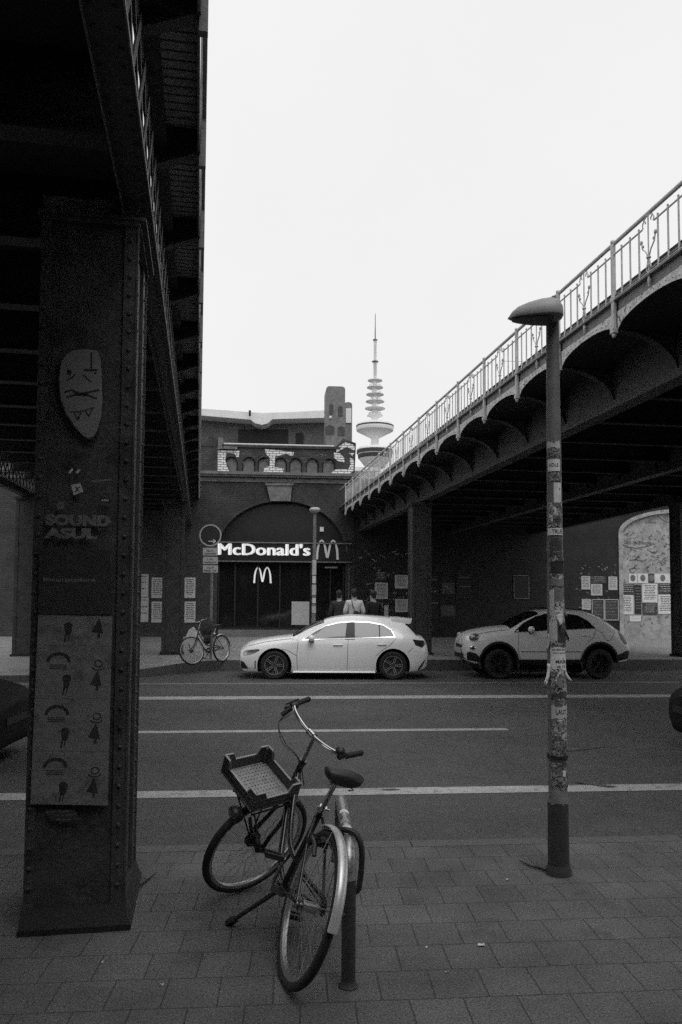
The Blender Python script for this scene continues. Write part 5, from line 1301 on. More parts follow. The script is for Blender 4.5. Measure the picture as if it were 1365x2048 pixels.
        mb.build('brake_lever' if s_ < 0 else 'bell', M_TRIM, hbar, smooth=60)
    # crank, pedals, chain guard, stand
    Rr = Matrix.Translation(bb) @ Matrix.Rotation(R(90), 4, 'X')
    mb = MB(M); mb.lathe([(.06, .046), (.085, .046), (.085, .050), (.06, .050)], 30, Rr, cap=False); mb.lathe([(.03, .040), (.03, .052)], 16, Rr)
    for k in range(5): mb.bar(bb+Vector((.02*math.cos(k*1.257), -.048, .02*math.sin(k*1.257))), bb+Vector((.075*math.cos(k*1.257), -.048, .075*math.sin(k*1.257))), .012, .005, up=(0, 1, 0))
    for s_, a in ((-1, R(-62)), (1, R(118))):
        tip = bb+Vector((.17*math.cos(a), s_*.065, .17*math.sin(a))); mb.tube([bb+Vector((0, s_*.058, 0)), tip], [.011, .009], 8)
    cr = mb.build('crank', M_STEELD, e, smooth=40)
    for s_, a in ((-1, R(-62)), (1, R(118))):
        tip = bb+Vector((.17*math.cos(a), s_*.065, .17*math.sin(a))); mb = MB(M); c_ = tip+Vector((0, s_*.06, 0))
        mb.tube([tip, c_+Vector((0, s_*.045, 0))], .006, 8)
        for dx in (-.03, .03): mb.box((c_.x+dx-.012, c_.y-.045, c_.z-.012), (c_.x+dx+.012, c_.y+.045, c_.z+.012))
        mb.box((c_.x-.04, c_.y-.045, c_.z-.008), (c_.x+.04, c_.y-.038, c_.z+.008)); mb.box((c_.x-.04, c_.y+.038, c_.z-.008), (c_.x+.04, c_.y+.045, c_.z+.008)); mb.build('pedal', M_TRIM, cr)
    mb = MB(M); cg = smoothpts([(-.05, 0, .345), (-.02, 0, .40), (.2, 0, .395), (.47, 0, .385), (.56, 0, .33), (.57, 0, .27)], 5)
    mb.add([Vector((p.x, -.062, p.z)) for p in cg]+[Vector((p.x, -.044, p.z)) for p in cg]+[Vector((p.x*.92+.03, -.064, p.z-.028)) for p in cg],
           [(i, i+1, len(cg)+i+1, len(cg)+i) for i in range(len(cg)-1)]+[(i+1, i, 2*len(cg)+i, 2*len(cg)+i+1) for i in range(len(cg)-1)])
    mb.build('chain_guard', M_TRIM, e, smooth=50)
    mb = MB(M); mb.tube([(.0, -.05, .365), (.47, -.05, .362)], .004, 5); mb.tube([(.0, -.05, .325), (.47, -.05, .198)], .004, 5); mb.build('chain', M_TRIM, e)
    # rear mudguard
    def guard(Mx, c, a0_, a1_, m_, name, w_=.025, gr_=.02):
        mb = MB(Mx); n = 30; vs = []; c = Vector(c)
        for i in range(n+1):
            a = a0_+(a1_-a0_)*i/n
            for j in range(7):
                b = -1.25+2.5*j/6; rr_ = wheelR+gr_-.012+.016*math.cos(b); y = w_*math.sin(b)
                vs.append(c+Vector((math.cos(a)*rr_, y, math.sin(a)*rr_)))
        for i in range(n+1):
            a = a0_+(a1_-a0_)*i/n
            for j in range(7):
                b = -1.25+2.5*j/6; rr_ = wheelR+gr_-.015+.016*math.cos(b); y = (w_-.002)*math.sin(b)
                vs.append(c+Vector((math.cos(a)*rr_, y, math.sin(a)*rr_)))
        k = (n+1)*7
        fs = [(i*7+j, i*7+j+1, (i+1)*7+j+1, (i+1)*7+j) for i in range(n) for j in range(6)]
        fs += [tuple(k+q_ for q_ in reversed(f)) for f in fs[:]]
        fs += [(i*7, (i+1)*7, k+(i+1)*7, k+i*7) for i in range(n)]+[(i*7+6, k+i*7+6, k+(i+1)*7+6, (i+1)*7+6) for i in range(n)]
        mb.add(vs, fs); return mb.build(name, m_, e, smooth=60)
    guard(M, hub_r, R(62), R(176), M_GUARD, 'rear_mudguard')
    mb = MB(M)
    for s_ in (-1, 1):
        for a in (R(100), R(163)): mb.tube([(0, s_*.066, .345), (math.cos(a)*(wheelR+.015), s_*.03, .345+math.sin(a)*(wheelR+.015))], .0028, 6)
    mb.build('mudguard_stay', M_STEELD, e)
    if near:
        foot = M.inverted() @ PG(458, 1846, .012)
        k0 = Vector((.40, .04, .27)); mb = MB(M); mb.tube([k0, k0+(foot-k0)*.12, foot], [.015, .012, .0105], 10); d_ = (foot-k0).normalized(); mb.bar(foot-d_*.06, foot+d_*.01, .034, .028); mb.bar(k0+Vector((-.03, -.03, 0)), k0+Vector((.03, .02, 0)), .04, .03); mb.build('kickstand', M_TRIM, e)
        # carrier over the front wheel
        mb = MB(F_)
        for y in (-.10, -.035, .035, .10): mb.tube([(.93, y, .672), (1.24, y, .727)], .005, 8)
        for x in (.94, 1.08, 1.23): mb.tube([(x, -.11, .672+(x-.93)*.177), (x, .11, .672+(x-.93)*.177)], .005, 8)
        for s_ in (-1, 1):
            mb.tube([(1.22, s_*.10, .722), (HX+.01, s_*.068, .36)], .0055, 8); mb.tube([(.98, s_*.10, .68), (HX-.01, s_*.068, .37)], .0055, 8); mb.tube([(.94, s_*.09, .675), axp(.66)+Vector((.02, s_*.02, 0))], .0055, 8)
        mb.build('front_carrier', M_BLKPAINT, e, smooth=50)
        mb = MB(F_); c_ = Vector((1.275, .0, .66)); mb.lathe([(.012, -.045), (.045, -.02), (.05, .01), (.046, .022)], 18, Matrix.Translation(c_) @ Matrix.Rotation(R(90), 4, 'Y')); hl = mb.build('front_lamp', M_TRIM, e, smooth=50)
        mb = MB(F_); mb.lathe([(.0, .026), (.043, .0225)], 18, Matrix.Translation(c_) @ Matrix.Rotation(R(90), 4, 'Y')); mb.build('lens', M_LAMPG, hl)
        # cables run from the bar down to the head tube (not rigid: world points)
        tb = F_ @ (axp(zs)+Vector((.05, -.235, -.02))); tc_ = M @ Vector((.83, .0, .80))
        for sx, ex in ((0, 0), (.03, .02)):
            mb = MB(); s0 = tb+Vector((sx, 0, 0)); mb.tube(smoothpts([s0, s0+Vector((-.045-sx, -.03, -.06)), (s0*.55+tc_*.45)+Vector((-.055, -.03, -.02)), (s0*.15+tc_*.85)+Vector((.0, -.02, .02)), tc_+Vector((ex, 0, -.08))], 8), .0026, 6); mb.build('brake_cable', M_TRIM, e)
        mb = MB(M); mb.tube([(.14, -.045, .70-.085), (.14, .045, .70-.085)], .008, 8)
        for s_ in (-1, 1): mb.tube([(.14, s_*.045, .615), (.05, s_*.05, .60), (.02, s_*.048, .56)], .011, 8)
        mb.bar((.17, -.05, .60), (.17, .05, .60), .03, .05); mb.build('frame_lock', M_TRIM, e)
    return e, M, F_
M_GUARD = mat('mudguard_metal', .62, .38, .5, var=.2, scale=12)
be, BM, BF = bike(-.2424, 3.6731, 0.0, .2797, .334, 2.1053, 'black step-through bicycle leaning on the rack, front wheel turned under a crate', True)

# crate on the carrier
tl_ = .183; CXT = BF @ Matrix.Translation((1.078, -.071, .808)) @ Matrix.Rotation(-tl_, 4, 'Y')
ce = empty('plastic_crate', None, 'dark slatted plastic fruit crate with raised corners sitting askew on the bicycle carrier', 'crate', M=CXT)
cl, cw, chh = .148, .176, .085
mb = MB(CXT); mb.m = 0
n = 26
def cz(t): return 0
# walls with dipped rims and raised corners
def wall(fr, half):
    top = [(-half, .028), (-half+.055, .028), (-half+.075, -.016), (half-.075, -.016), (half-.055, .028), (half, .028)]
    out = [(-half, -chh)] + top + [(half, -chh)]
    mb.poly(out, .007, fr)
wall(lambda a, b, d: Vector((a, -cw+d, b)), cl); wall(lambda a, b, d: Vector((a, cw-d, b)), cl)
def wall2(fr, half):
    top = [(-half, .028), (-half+.055, .028), (-half+.08, -.016), (half-.08, -.016), (half-.055, .028), (half, .028)]
    mb.poly([(-half, -chh)] + top + [(half, -chh)], .007, fr)
wall2(lambda a, b, d: Vector((-cl+d, a, b)), cw-.0071); wall2(lambda a, b, d: Vector((cl-d, a, b)), cw-.0071)
for sx in (-1, 1):                             # ribs outside
    for sy in (-1, 1): mb.tube([(sx*(cl-.012), sy*(cw-.012), -chh), (sx*(cl-.012), sy*(cw-.012), .026)], .014, 8)
for z in (-.075, -.045, -.02):
    for s_ in (-1, 1):
        mb.box((-cl, s_*cw-.003, z-.003), (cl, s_*cw+.003, z+.003)); mb.box((s_*cl-.003, -cw, z-.003), (s_*cl+.003, cw, z+.003))
mb.build('side_walls', M_PLAST, ce)
mb = MB(CXT)
for s_ in (-1, 1):
    for half, ax in ((cl, 0), (cw, 1)):
        w_ = cw if ax == 0 else cl
        top = [(-half, .028), (-half+.055, .028), (-half+.078, -.016), (half-.078, -.016), (half-.055, .028), (half, .028)]
        for (a, b), (c, d) in zip(top[:-1], top[1:]):
            P0 = Vector((a, s_*(w_-.0035), b+.002)) if ax == 0 else Vector((s_*(w_-.0035), a, b+.002)); P1 = Vector((c, s_*(w_-.0035), d+.002)) if ax == 0 else Vector((s_*(w_-.0035), c, d+.002))
            mb.bar(P0, P1, .011, .004)
mb.build('rim', M_PLASTE, ce)
mb = MB(CXT); g = 13; hl_, hw_ = cl-.008, cw-.008   # perforated floor
xs_ = [(-1+2*i/g)*hl_ for i in range(g+1)]; ys_ = [(-1+2*j/g)*hw_ for j in range(g+1)]
for i in range(g+1): mb.box((xs_[i]-.007, -hw_, -chh), (xs_[i]+.007, hw_, -chh+.004)) if 0 < i < g else mb.box((xs_[i]-.012, -hw_, -chh), (xs_[i]+.012, hw_, -chh+.004))
for j in range(g+1): mb.box((-hl_, ys_[j]-.0085, -chh+.0002), (hl_, ys_[j]+.0085, -chh+.0042))
mb.build('floor_grid', M_CRATEF, ce)

# bicycle rack (inverted U, seen end-on) and the lock
Pn = PG(697, 1973, 0); Pt = PD(697, 1722, Pn.y); zrk = Pt.z+.06
r_ = ray(681, 1592); Pf = CAMP + r_*((zrk-CAMH)/r_.z)
dr = Vector((Pf.x-Pn.x, Pf.y-Pn.y, 0)); Lr = dr.length; dr.normalize()
print('rack', Pn, zrk, Lr)
hoop = empty('bicycle_rack', Pn, 'galvanised tubular hoop with worn stickers that the bicycle leans against', 'bicycle rack')
mb = MB(); rb = .11; pts = [Pn+Vector((0, 0, -.02)), Pn+Vector((0, 0, zrk-rb))]
for i in range(1, 9): a = R(90)*i/8; pts.append(Pn+dr*(rb-rb*math.cos(a))+Vector((0, 0, zrk-rb+rb*math.sin(a))))
pts.append(Pn+dr*(Lr-rb)+Vector((0, 0, zrk)))
for i in range(1, 9): a = R(90)*i/8; pts.append(Pn+dr*(Lr-rb+rb*math.sin(a))+Vector((0, 0, zrk-rb+rb*math.cos(a))))
pts.append(Pn+dr*Lr+Vector((0, 0, -.02)))
mb.tube(pts, .031, 18); mb.build('tube', M_GALV, hoop, smooth=60)
mb = MB()
for p in (Pn, Pn+dr*Lr): mb.lathe([(.045, 0), (.045, .006), (.034, .018), (.032, .03)], 18, Matrix.Translation(p))
mb.build('base_flange', M_POSTD, hoop, smooth=40)
mb = MB(); mb.tube([Pn+Vector((0, 0, .02)), Pn+Vector((0, 0, zrk-rb-.03))], .0322, 18); mb.build('dark_sleeve', M_POSTD, hoop, smooth=60)
def ring_patch(mb, c, axis, up, rad, a0_, a1_, l0, l1, n=8):
    """curved sticker on a tube"""
    axis = Vector(axis).normalized(); x = Vector(up).normalized(); y = axis.cross(x); vs = []
    for i in range(n+1):
        a = a0_+(a1_-a0_)*i/n
        for l in (l0, l1):
            for rr_ in (rad, rad+.0012): vs.append(Vector(c)+axis*l+(x*math.cos(a)+y*math.sin(a))*rr_)
    fs = []
    for i in range(n):
        b = i*4; fs += [(b+1, b+3, b+7, b+5), (b, b+4, b+6, b+2), (b, b+1, b+5, b+4), (b+2, b+6, b+7, b+3)]
    fs += [(0, 2, 3, 1), (n*4, n*4+1, n*4+3, n*4+2)]
    mb.add(vs, fs)
for i, (l0, l1, a0_, a1_, m_, lb_) in enumerate(((.16, .25, -.6, .8, M_PAPERL, 'scratched white sticker on top of the rack, nearer the bend'), (.30, .36, -.9, .5, M_PAPER, 'torn grey sticker halfway along the top of the rack'), (.48, .53, -.7, .9, M_PAPERL, 'pale sticker remnant towards the far end of the rack'))):
    if l1 > Lr-.12: l0 *= (Lr-.14)/.55; l1 *= (Lr-.14)/.55
    mb = MB(); ring_patch(mb, Pn+Vector((0, 0, zrk)), dr, (0, 0, 1), .0315, a0_, a1_, l0, l1); o = mb.build('sticker', m_); tag(o, lb_, 'sticker', 'stickers on the bicycle rack')
# folding cable lock thrown round the rack
mb = MB(); c = Pn+dr*.10+Vector((0, 0, zrk-.02)); q0 = BM @ Vector((.14, -.05, .63))
lk = smoothpts([q0, q0+Vector((.04, .0, .03)), c+Vector((-.03, .02, .065)), c+Vector((.03, 0, .055)), c+Vector((.062, -.02, -.0)), c+Vector((.062, -.03, -.10)), c+Vector((.05, -.035, -.19))], 6)
mb.tube(lk, .014, 8); mb.tube([lk[-1], lk[-1]+Vector((-.035, 0, -.025))], .012, 8); o = mb.build('cable_lock', M_TRIM, smooth=60); tag(o, 'thick black lock looped over the bend of the bicycle rack', 'lock')

# the other bicycle, across the road
bike((446-CX)/F*20.3, 20.4, far_z(20.1)+.004, R(150), R(4), R(-22), 'old bicycle with pale rims parked across the road beside the steel column', False)

# ------------------------------------------------------------------ lamp posts
LPB = PG(1118, 1748, 0); 
LPT = PD(1105, 622, LPB.y)
lpx = (LPT-LPB); LPH = lpx.z
lamp = empty('street_lamp', LPB, 'near street lamp with a wedge-shaped head and a pole covered in torn stickers', 'street lamp')
def lp(z): return LPB + Vector((lpx.x*z/LPH, 0, z))
def lrad(z):
    return interp([(0, .069), (.12, .066), (.45, .064), (.47, .058), (1.4, .0555), (2.5, .047), (3.6, .0405)], z)[0]
zs_ = [0, .1, .25, .45]; mb = MB(); mb.tube([lp(z) for z in zs_], [lrad(z) for z in zs_], 24); mb.tube([lp(0), lp(.03), lp(.06)], [.082, .08, .07], 24); mb.build('base_sleeve', M_POSTD, lamp, smooth=60)
zs_ = [.45, .47, .9, 1.4, 1.9, 2.5, 3.0, LPH]; mb = MB(); mb.tube([lp(z) for z in zs_], [lrad(z) for z in zs_], 24); mb.build('pole', M_POST, lamp, smooth=60)
# head: lens-shaped housing pointing left
hs = LPB.y/F                                   # metres per pixel there
tip = PD(1016, 638, LPB.y-.05); back = PD(1126, 610, LPB.y+.02)
keys = [(0, .004, .004, 0), (.03, .04, .045, .003), (.07, .062, .075, .008), (.14, .085, .10, .014), (.22, .10, .118, .018), (.29, .10, .125, .022), (.335, .088, .115, .020), (.362, .05, .075, .01), (.368, .02, .04, .0)]
n = 20; vs = []; dirx = Vector((1, -.10, .02)).normalized(); diry = Vector((.10, 1, 0)).normalized(); dirz = dirx.cross(diry)
if dirz.z < 0: dirz = -dirz
for x, hw, up_, dn in keys:
    for i in range(n):
        a = 2*math.pi*i/n; ca, sa = math.cos(a), math.sin(a)
        vs.append(tip+dirx*x*.955+diry*(hw*ca)+dirz*((up_*abs(sa)**.8 if sa > 0 else -dn*abs(sa)**.8)))
mb = MB(); mb.add(vs, [(i*n+j, i*n+(j+1) % n, (i+1)*n+(j+1) % n, (i+1)*n+j) for i in range(len(keys)-1) for j in range(n)]+[tuple(range(n)), tuple((len(keys)-1)*n+j for j in range(n))])
hd = mb.build('lamp_head', M_HEAD, lamp, smooth=50)
mb = MB(); vs = []
for x, hw, up_, dn in keys[1:6]:
    for j in range(9): t = -1+2*j/8; vs.append(tip+dirx*(x*.955)+diry*(hw*.9*t)-dirz*(dn+.006+.02*(1-t*t)*(x/.3)))
mb.add(vs, [(i*9+j, i*9+j+1, (i+1)*9+j+1, (i+1)*9+j) for i in range(4) for j in range(8)]); mb.build('lens', M_LENS, hd, smooth=60)
c = PD(1108, 598, LPB.y-.095); mb = MB(); mb.lathe([(.014, -.01), (.022, .004), (.018, .012), (.008, .012), (.008, .004)], 18, Matrix.Translation(c) @ Matrix.Rotation(R(90), 4, 'X')); mb.build('hinge_bolt', M_IRONM, hd, smooth=40)
mb = MB(); mb.tube([lp(LPH-.03), lp(LPH+.035)], [.043, .052], 20); mb.build('collar', M_HEAD, lamp, smooth=50)
def collage(name, lo, hi, sc):
    m = bpy.data.materials.new(name); m.use_nodes = True; nt = m.node_tree; N = nt.nodes; b = N['Principled BSDF']; b.inputs['Roughness'].default_value = .75
    tc = N.new('ShaderNodeTexCoord'); v_ = N.new('ShaderNodeTexVoronoi'); v_.inputs['Scale'].default_value = sc; v_.distance = 'CHEBYCHEV'
    n_ = N.new('ShaderNodeTexNoise'); n_.inputs['Scale'].default_value = sc*3.3; n_.inputs['Detail'].default_value = 5; n_.inputs['Roughness'].default_value = .7
    nt.links.new(tc.outputs['Object'], v_.inputs['Vector']); nt.links.new(tc.outputs['Object'], n_.inputs['Vector'])
    bw = N.new('ShaderNodeRGBToBW'); nt.links.new(v_.outputs['Color'], bw.inputs[0])
    cr = N.new('ShaderNodeValToRGB'); cr.color_ramp.interpolation = 'LINEAR'; cr.color_ramp.elements[0].position = .44; cr.color_ramp.elements[1].position = .56
    nt.links.new(n_.outputs[0], cr.inputs[0])
    mu = N.new('ShaderNodeMath'); mu.operation = 'MULTIPLY'; nt.links.new(bw.outputs[0], mu.inputs[0]); nt.links.new(cr.outputs[0], mu.inputs[1])
    r_ = N.new('ShaderNodeMapRange'); r_.inputs[3].default_value = lo; r_.inputs[4].default_value = hi; nt.links.new(mu.outputs[0], r_.inputs[0]); nt.links.new(r_.outputs[0], b.inputs['Base Color'])
    bp = N.new('ShaderNodeBump'); bp.inputs['Strength'].default_value = .6; bp.inputs['Distance'].default_value = .004; nt.links.new(n_.outputs[0], bp.inputs['Height']); nt.links.new(bp.outputs[0], b.inputs['Normal'])
    return m
M_COLL = collage('sticker_residue', .05, .8, 22); M_COLL2 = collage('sticker_residue_dark', .03, .45, 26)
def pole_patch(x0_, y0_, x1_, y1_, m, label, text=None, par=None, dr_=.0006, jag=0, ragged=False):
    """sticker wrapped on the near lamp pole, given by its place on the photograph"""
    pa = PD((x0_+x1_)/2, y0_, LPB.y-.05); pb = PD((x0_+x1_)/2, y1_, LPB.y-.05); z1_, z0_ = pa.z, pb.z
    c_ = lp((z0_+z1_)/2); pcx = CX+ c_.x/c_.y*F; rad = lrad((z0_+z1_)/2); rp = rad/hs
    f_ = lambda x: math.asin(max(-.999, min(.999, (x-pcx)/rp)))
    a0_, a1_ = f_(x0_), f_(x1_); rnd = random.Random(int(x0_*13+y0_)); n = 10; vs = []
    for i in range(n+1):
        a = a0_+(a1_-a0_)*i/n; t_ = jag*rnd.uniform(-1, 1) if jag else 0; b_ = jag*rnd.uniform(-1, 1) if jag else 0
        for z, k in ((z0_+b_, 0), (z1_+t_, 1)):
            for q in (0, .0012): rr_ = lrad(max(z, 0))+dr_+q; ctr = lp(z); vs.append(ctr+Vector((math.sin(a)*rr_, -math.cos(a)*rr_, 0)))
    fs = []
    for i in range(n): b = i*4; fs += [(b+1, b+3, b+7, b+5), (b, b+4, b+6, b+2), (b, b+1, b+5, b+4), (b+2, b+6, b+7, b+3)]
    fs += [(0, 2, 3, 1), (n*4, n*4+1, n*4+3, n*4+2)]
    mb = MB(); mb.add(vs, fs); o = mb.build('sticker', m, smooth=60); tag(o, label, 'sticker', 'stickers on the near lamp pole')
    if text:
        mb = MB()
        for ti, (txt, fx0, fz0, fw, fh) in enumerate(text):
            def fr(a, b, d):
                ang = a0_+(a1_-a0_)*a; rr_ = lrad(z0_+(z1_-z0_)*b)+dr_+.0013+d; ctr = lp(z0_+(z1_-z0_)*b); return ctr+Vector((math.sin(ang)*rr_, -math.cos(ang)*rr_, 0))
            add_text(mb, txt, .5, fr, fx0, fz0, .0005, .01, width=fw, height=fh)
        mb.build('print', M_INK, o)
    return o
PPT = [(1097, 884, 1119, 897, M_PAPER, 'ragged pale strip, the highest sticker remnant on the near lamp pole', None, .012),
 (1098, 918, 1118, 942, M_PAPERL, 'round white sticker with black lettering near the top of the lamp pole', [('HDLS', .14, .36, .72, .3)], 0),
 (1106, 965, 1121, 1005, M_PAPERL, 'tall blank white rectangle sticker on the right of the lamp pole', [('J', .6, .62, .2, .14)], 0),
 (1098, 1014, 1106, 1032, M_PAPER, 'narrow pale sticker on the left of the pole below the blank one', [('B8', .2, .2, .6, .6)], .004),
 (1104, 1032, 1120, 1048, M_PAPERD, 'dark scribbled sticker just above the one reading TRUE', [('AX', .2, .2, .5, .5)], .006),
 (1097, 1056, 1122, 1070, M_PAPERL, 'white strip sticker reading TRUE across the lamp pole', [('TRUE', .30, .2, .66, .62)], 0),
 (1099, 1076, 1121, 1104, M_PAPERD, 'dark sticker with a pale figure under the one reading TRUE', None, .004),
 (1100, 1118, 1124, 1146, M_INK, 'black sticker with a faint round emblem at mid height of the pole', None, .002),
 (1098, 1158, 1124, 1172, M_PPIER, 'dull grey sticker below the black round-emblem one', None, .005),
 (1098, 1180, 1105, 1232, M_PAPER, 'long narrow pale strip down the left side of the pole', None, .008),
 (1104, 1174, 1125, 1206, M_PPIER, 'grey sticker beside the long pale strip', None, .01),
 (1100, 1218, 1122, 1238, M_PAPERL, 'torn white sticker level with the crossover window line', [('NO', .2, .3, .5, .4)], .012),
 (1097, 1240, 1110, 1284, M_PAPER, 'torn pale sticker hanging at the left, level with the wing mirror', None, .02),
 (1110, 1256, 1129, 1284, M_PAPERD, 'dark sticker with pale letters level with the car door', [('S', .2, .2, .25, .5), ('S', .55, .2, .3, .5)], .008),
 (1098, 1284, 1132, 1318, M_PAPERL, 'large crumpled white notice wrapped round the pole below the dark one', [('Wohnung gesucht', .1, .7, .75, .1), ('bis 800 Euro', .1, .5, .7, .1), ('Anruf genuegt', .12, .3, .72, .1)], .01),
 (1098, 1316, 1130, 1340, M_PAPERL, 'white notice reading MASK with torn lower edge', [('MASK', .25, .55, .55, .3), ('ab 12', .3, .2, .4, .2)], .012),
 (1100, 1380, 1128, 1396, M_PAPERD, 'dark sticker just below the torn white notices', None, .006),
 (1099, 1412, 1132, 1436, M_PAPER, 'grey torn sticker just above the black one on the lower pole', [('LAUT', .2, .3, .5, .4)], .01),
 (1100, 1437, 1132, 1468, M_INK, 'black sticker with pale scrawl on the lower pole', None, .006),
 (1104, 1482, 1132, 1512, M_PPIER, 'grey scratched sticker on the lower pole beneath the black one', None, .01),
 (1098, 1520, 1134, 1544, M_PAPERD, 'lowest wide dark sticker, level with the bicycle saddle', None, .006),
 (1117, 1541, 1123, 1553, M_PAPERL, 'tiny white sticker on the lower pole above the bike lane line', None, .002),
 (1107, 1470, 1116, 1478, M_PAPERL, 'tiny bright sticker between the black and grey ones on the lower pole', None, .002)]
PPT = [(1097, 886, 1120, 915, M_COLL2, 'mottled dark residue right under the highest pale strip', None, .01), (1098, 944, 1120, 962, M_COLL2, 'scraped patch between the round white sticker and the blank rectangle', None, .008),
 (1098, 1006, 1122, 1052, M_COLL, 'mottled sticker residue above the one reading TRUE', None, .012), (1098, 1100, 1124, 1122, M_COLL2, 'scraped dark patch just above the black round-emblem sticker', None, .008),
 (1098, 1146, 1125, 1176, M_COLL, 'mottled pale residue under the black round-emblem sticker', None, .012), (1098, 1200, 1126, 1256, M_COLL, 'large mottled patch behind the torn white sticker, level with the crossover roof', None, .015),
 (1098, 1252, 1130, 1292, M_COLL2, 'dark mottled patch behind the pale torn sticker, level with the wing mirror', None, .012), (1099, 1338, 1131, 1384, M_COLL, 'mottled torn residue hanging below the notice reading MASK', None, .018),
 (1099, 1392, 1132, 1416, M_COLL2, 'dark mottled patch above the sticker reading LAUT', None, .01), (1099, 1432, 1134, 1482, M_COLL, 'busy mottled patch around the black scrawled sticker', None, .012),
 (1099, 1482, 1134, 1520, M_COLL2, 'dark mottled patch just above the black strap', None, .01), (1098, 1528, 1135, 1575, M_COLL2, 'faint mottled patch below the black strap, above the lowest residue', None, .02), (1098, 1577, 1136, 1606, M_PPIER, 'lowest scuffed residue, just above the dark base sleeve of the pole', None, .02), (1098, 1368, 1131, 1396, M_COLL, 'bright torn residue between the MASK notice and the middle line of the road', None, .012)] + PPT
for i, (a, b, c, d, m_, l_, tx_, jg) in enumerate(PPT): pole_patch(a, b, c, d, m_, l_, tx_, dr_=.0006+.0014*(i % 4), jag=jg)
# thick torn paper layers sticking out of the pole
rnd = random.Random(5)
def flap(px, py, w, h, m, label, ang, lift, seed):
    rnd = random.Random(seed); P = PD(px, py, LPB.y-.05); c_ = lp(P.z); rad = lrad(P.z)+.003
    base = c_+Vector((math.sin(ang)*rad, -math.cos(ang)*rad, 0)); out = Vector((math.sin(ang), -math.cos(ang), 0)); tn = Vector((math.cos(ang), math.sin(ang), 0))
    mb = MB(); n, m2 = 6, 6; vs = []
    for i in range(n+1):
        for j in range(m2+1):
            u_, v_ = i/n-.5, j/m2; jx = rnd.uniform(-.1, .1) if i in (0, n) else 0
            lf = lift*(v_**1.6)*(1+.3*math.sin(5*u_+seed)); taper = 1-.75*v_
            p = base+tn*(u_+jx)*w*taper+Vector((0, 0, -v_*h*(1+(.18*rnd.uniform(-1, 1) if j == m2 else 0))))+out*(lf-.4*abs(u_)*w*abs(u_)*2)
            vs.append(p)
    mb.add(vs, [(i*(m2+1)+j, i*(m2+1)+j+1, (i+1)*(m2+1)+j+1, (i+1)*(m2+1)+j) for i in range(n) for j in range(m2)])
    o = mb.build('torn_paper', m, smooth=60); sm = o.modifiers.new('s', 'SOLIDIFY'); sm.thickness = .0015; tag(o, label, 'paper', 'torn paper on the near lamp pole'); return o
flap(1099, 1328, .05, .13, M_PAPERL, 'curled white paper tongue hanging off the left side of the pole', -1.25, .028, 1)
flap(1130, 1338, .06, .075, M_PAPER, 'curled grey paper flap sticking out on the right under the MASK notice', 1.15, .03, 2)
flap(1116, 1228, .07, .07, M_PAPER, 'crumpled paper bulge on the pole just above the car mirror height', .2, .03, 3)
flap(1131, 1240, .06, .12, M_PAPERD, 'dark torn paper bulging right of the pole, level with the car window', 1.2, .025, 4)
flap(1099, 1268, .05, .10, M_PAPER, 'pale torn paper bulging left of the pole, beside the car mirror', -1.2, .018, 5)
flap(1128, 1210, .05, .07, M_PPIER, 'small grey torn paper on the right, the highest loose piece', 1.1, .018, 6)
flap(1112, 1350, .09, .09, M_PPIER, 'ragged grey paper layer in front of the pole under the white notices', 0., .012, 7)
flap(1131, 1262, .05, .06, M_PAPER, 'small pale curled paper on the right, level with the door handle', 1.3, .02, 8)
# cable ties / bands
for z_, lb_ in ((PD(1115, 1512, LPB.y).z, 'black strap round the lower lamp pole above the bike lane line'),):
    mb = MB(); mb.lathe([(lrad(z_)+.006, -.014), (lrad(z_)+.009, -.01), (lrad(z_)+.009, .01), (lrad(z_)+.006, .014)], 24, Matrix.Translation(lp(z_)), cap=False); o = mb.build('strap', M_TRIM); tag(o, lb_, 'strap')
mb = MB(); p0 = PD(1133, 1503, LPB.y); p1 = PD(1172, 1499, LPB.y+.05); p2 = PD(1210, 1494, LPB.y+.08); mb.tube([p0, p1, p2], .0035, 6); o = mb.build('cable_tie_end', M_TRIM); tag(o, 'long black strap end sticking out sideways from the lower lamp pole', 'strap')

v2 = 22.0
lb2 = PD(628, 1300, v2); lz = far_z(22); l2 = empty('street_lamp', Vector((lb2.x, v2, lz)), 'far street lamp with a pale flat head in front of the restaurant window', 'street lamp')
zt2_ = PD(628, 1024, v2).z; mb = MB(); mb.tube([(lb2.x-.01, v2, lz), (lb2.x-.01, v2, lz+1)], [.075, .07], 14); mb.tube([(lb2.x-.01, v2, lz+1), (lb2.x, v2, zt2_)], [.062, .045], 14); mb.build('pole', M_IRONM, l2, smooth=60)
mb = MB(Matrix.Translation((lb2.x, v2, zt2_+.03))); mb.lathe([(.05, -.06), (.13, -.02), (.155, .02), (.15, .05), (.12, .085), (.04, .10)], 20); mb.build('lamp_head', M_SIGNG, l2, smooth=50)
rnd = random.Random(11); k = 0
for (y0_, y1_, w) in ((1120, 1150, 0), (1152, 1166, 1), (1170, 1190, 0), (1196, 1206, 1), (1212, 1226, 0)):
    z1_, z0_ = PD(628, y0_, v2).z, PD(628, y1_, v2).z; mb = MB(); ring_patch(mb, (lb2.x-.004, v2, 0), (0, 0, 1), (0, -1, 0), .066, -1.1+.3*w, 1.0-.2*w, z0_, z1_)
    o = mb.build('sticker', M_PAPER if w == 0 else M_PAPERL); tag(o, ['highest pale sticker patch', 'second pale sticker patch from the top', 'third pale sticker patch from the top', 'fourth pale sticker patch from the top', 'lowest pale sticker patch'][k]+' on the far street lamp', 'sticker', 'stickers on the far street lamp'); k += 1

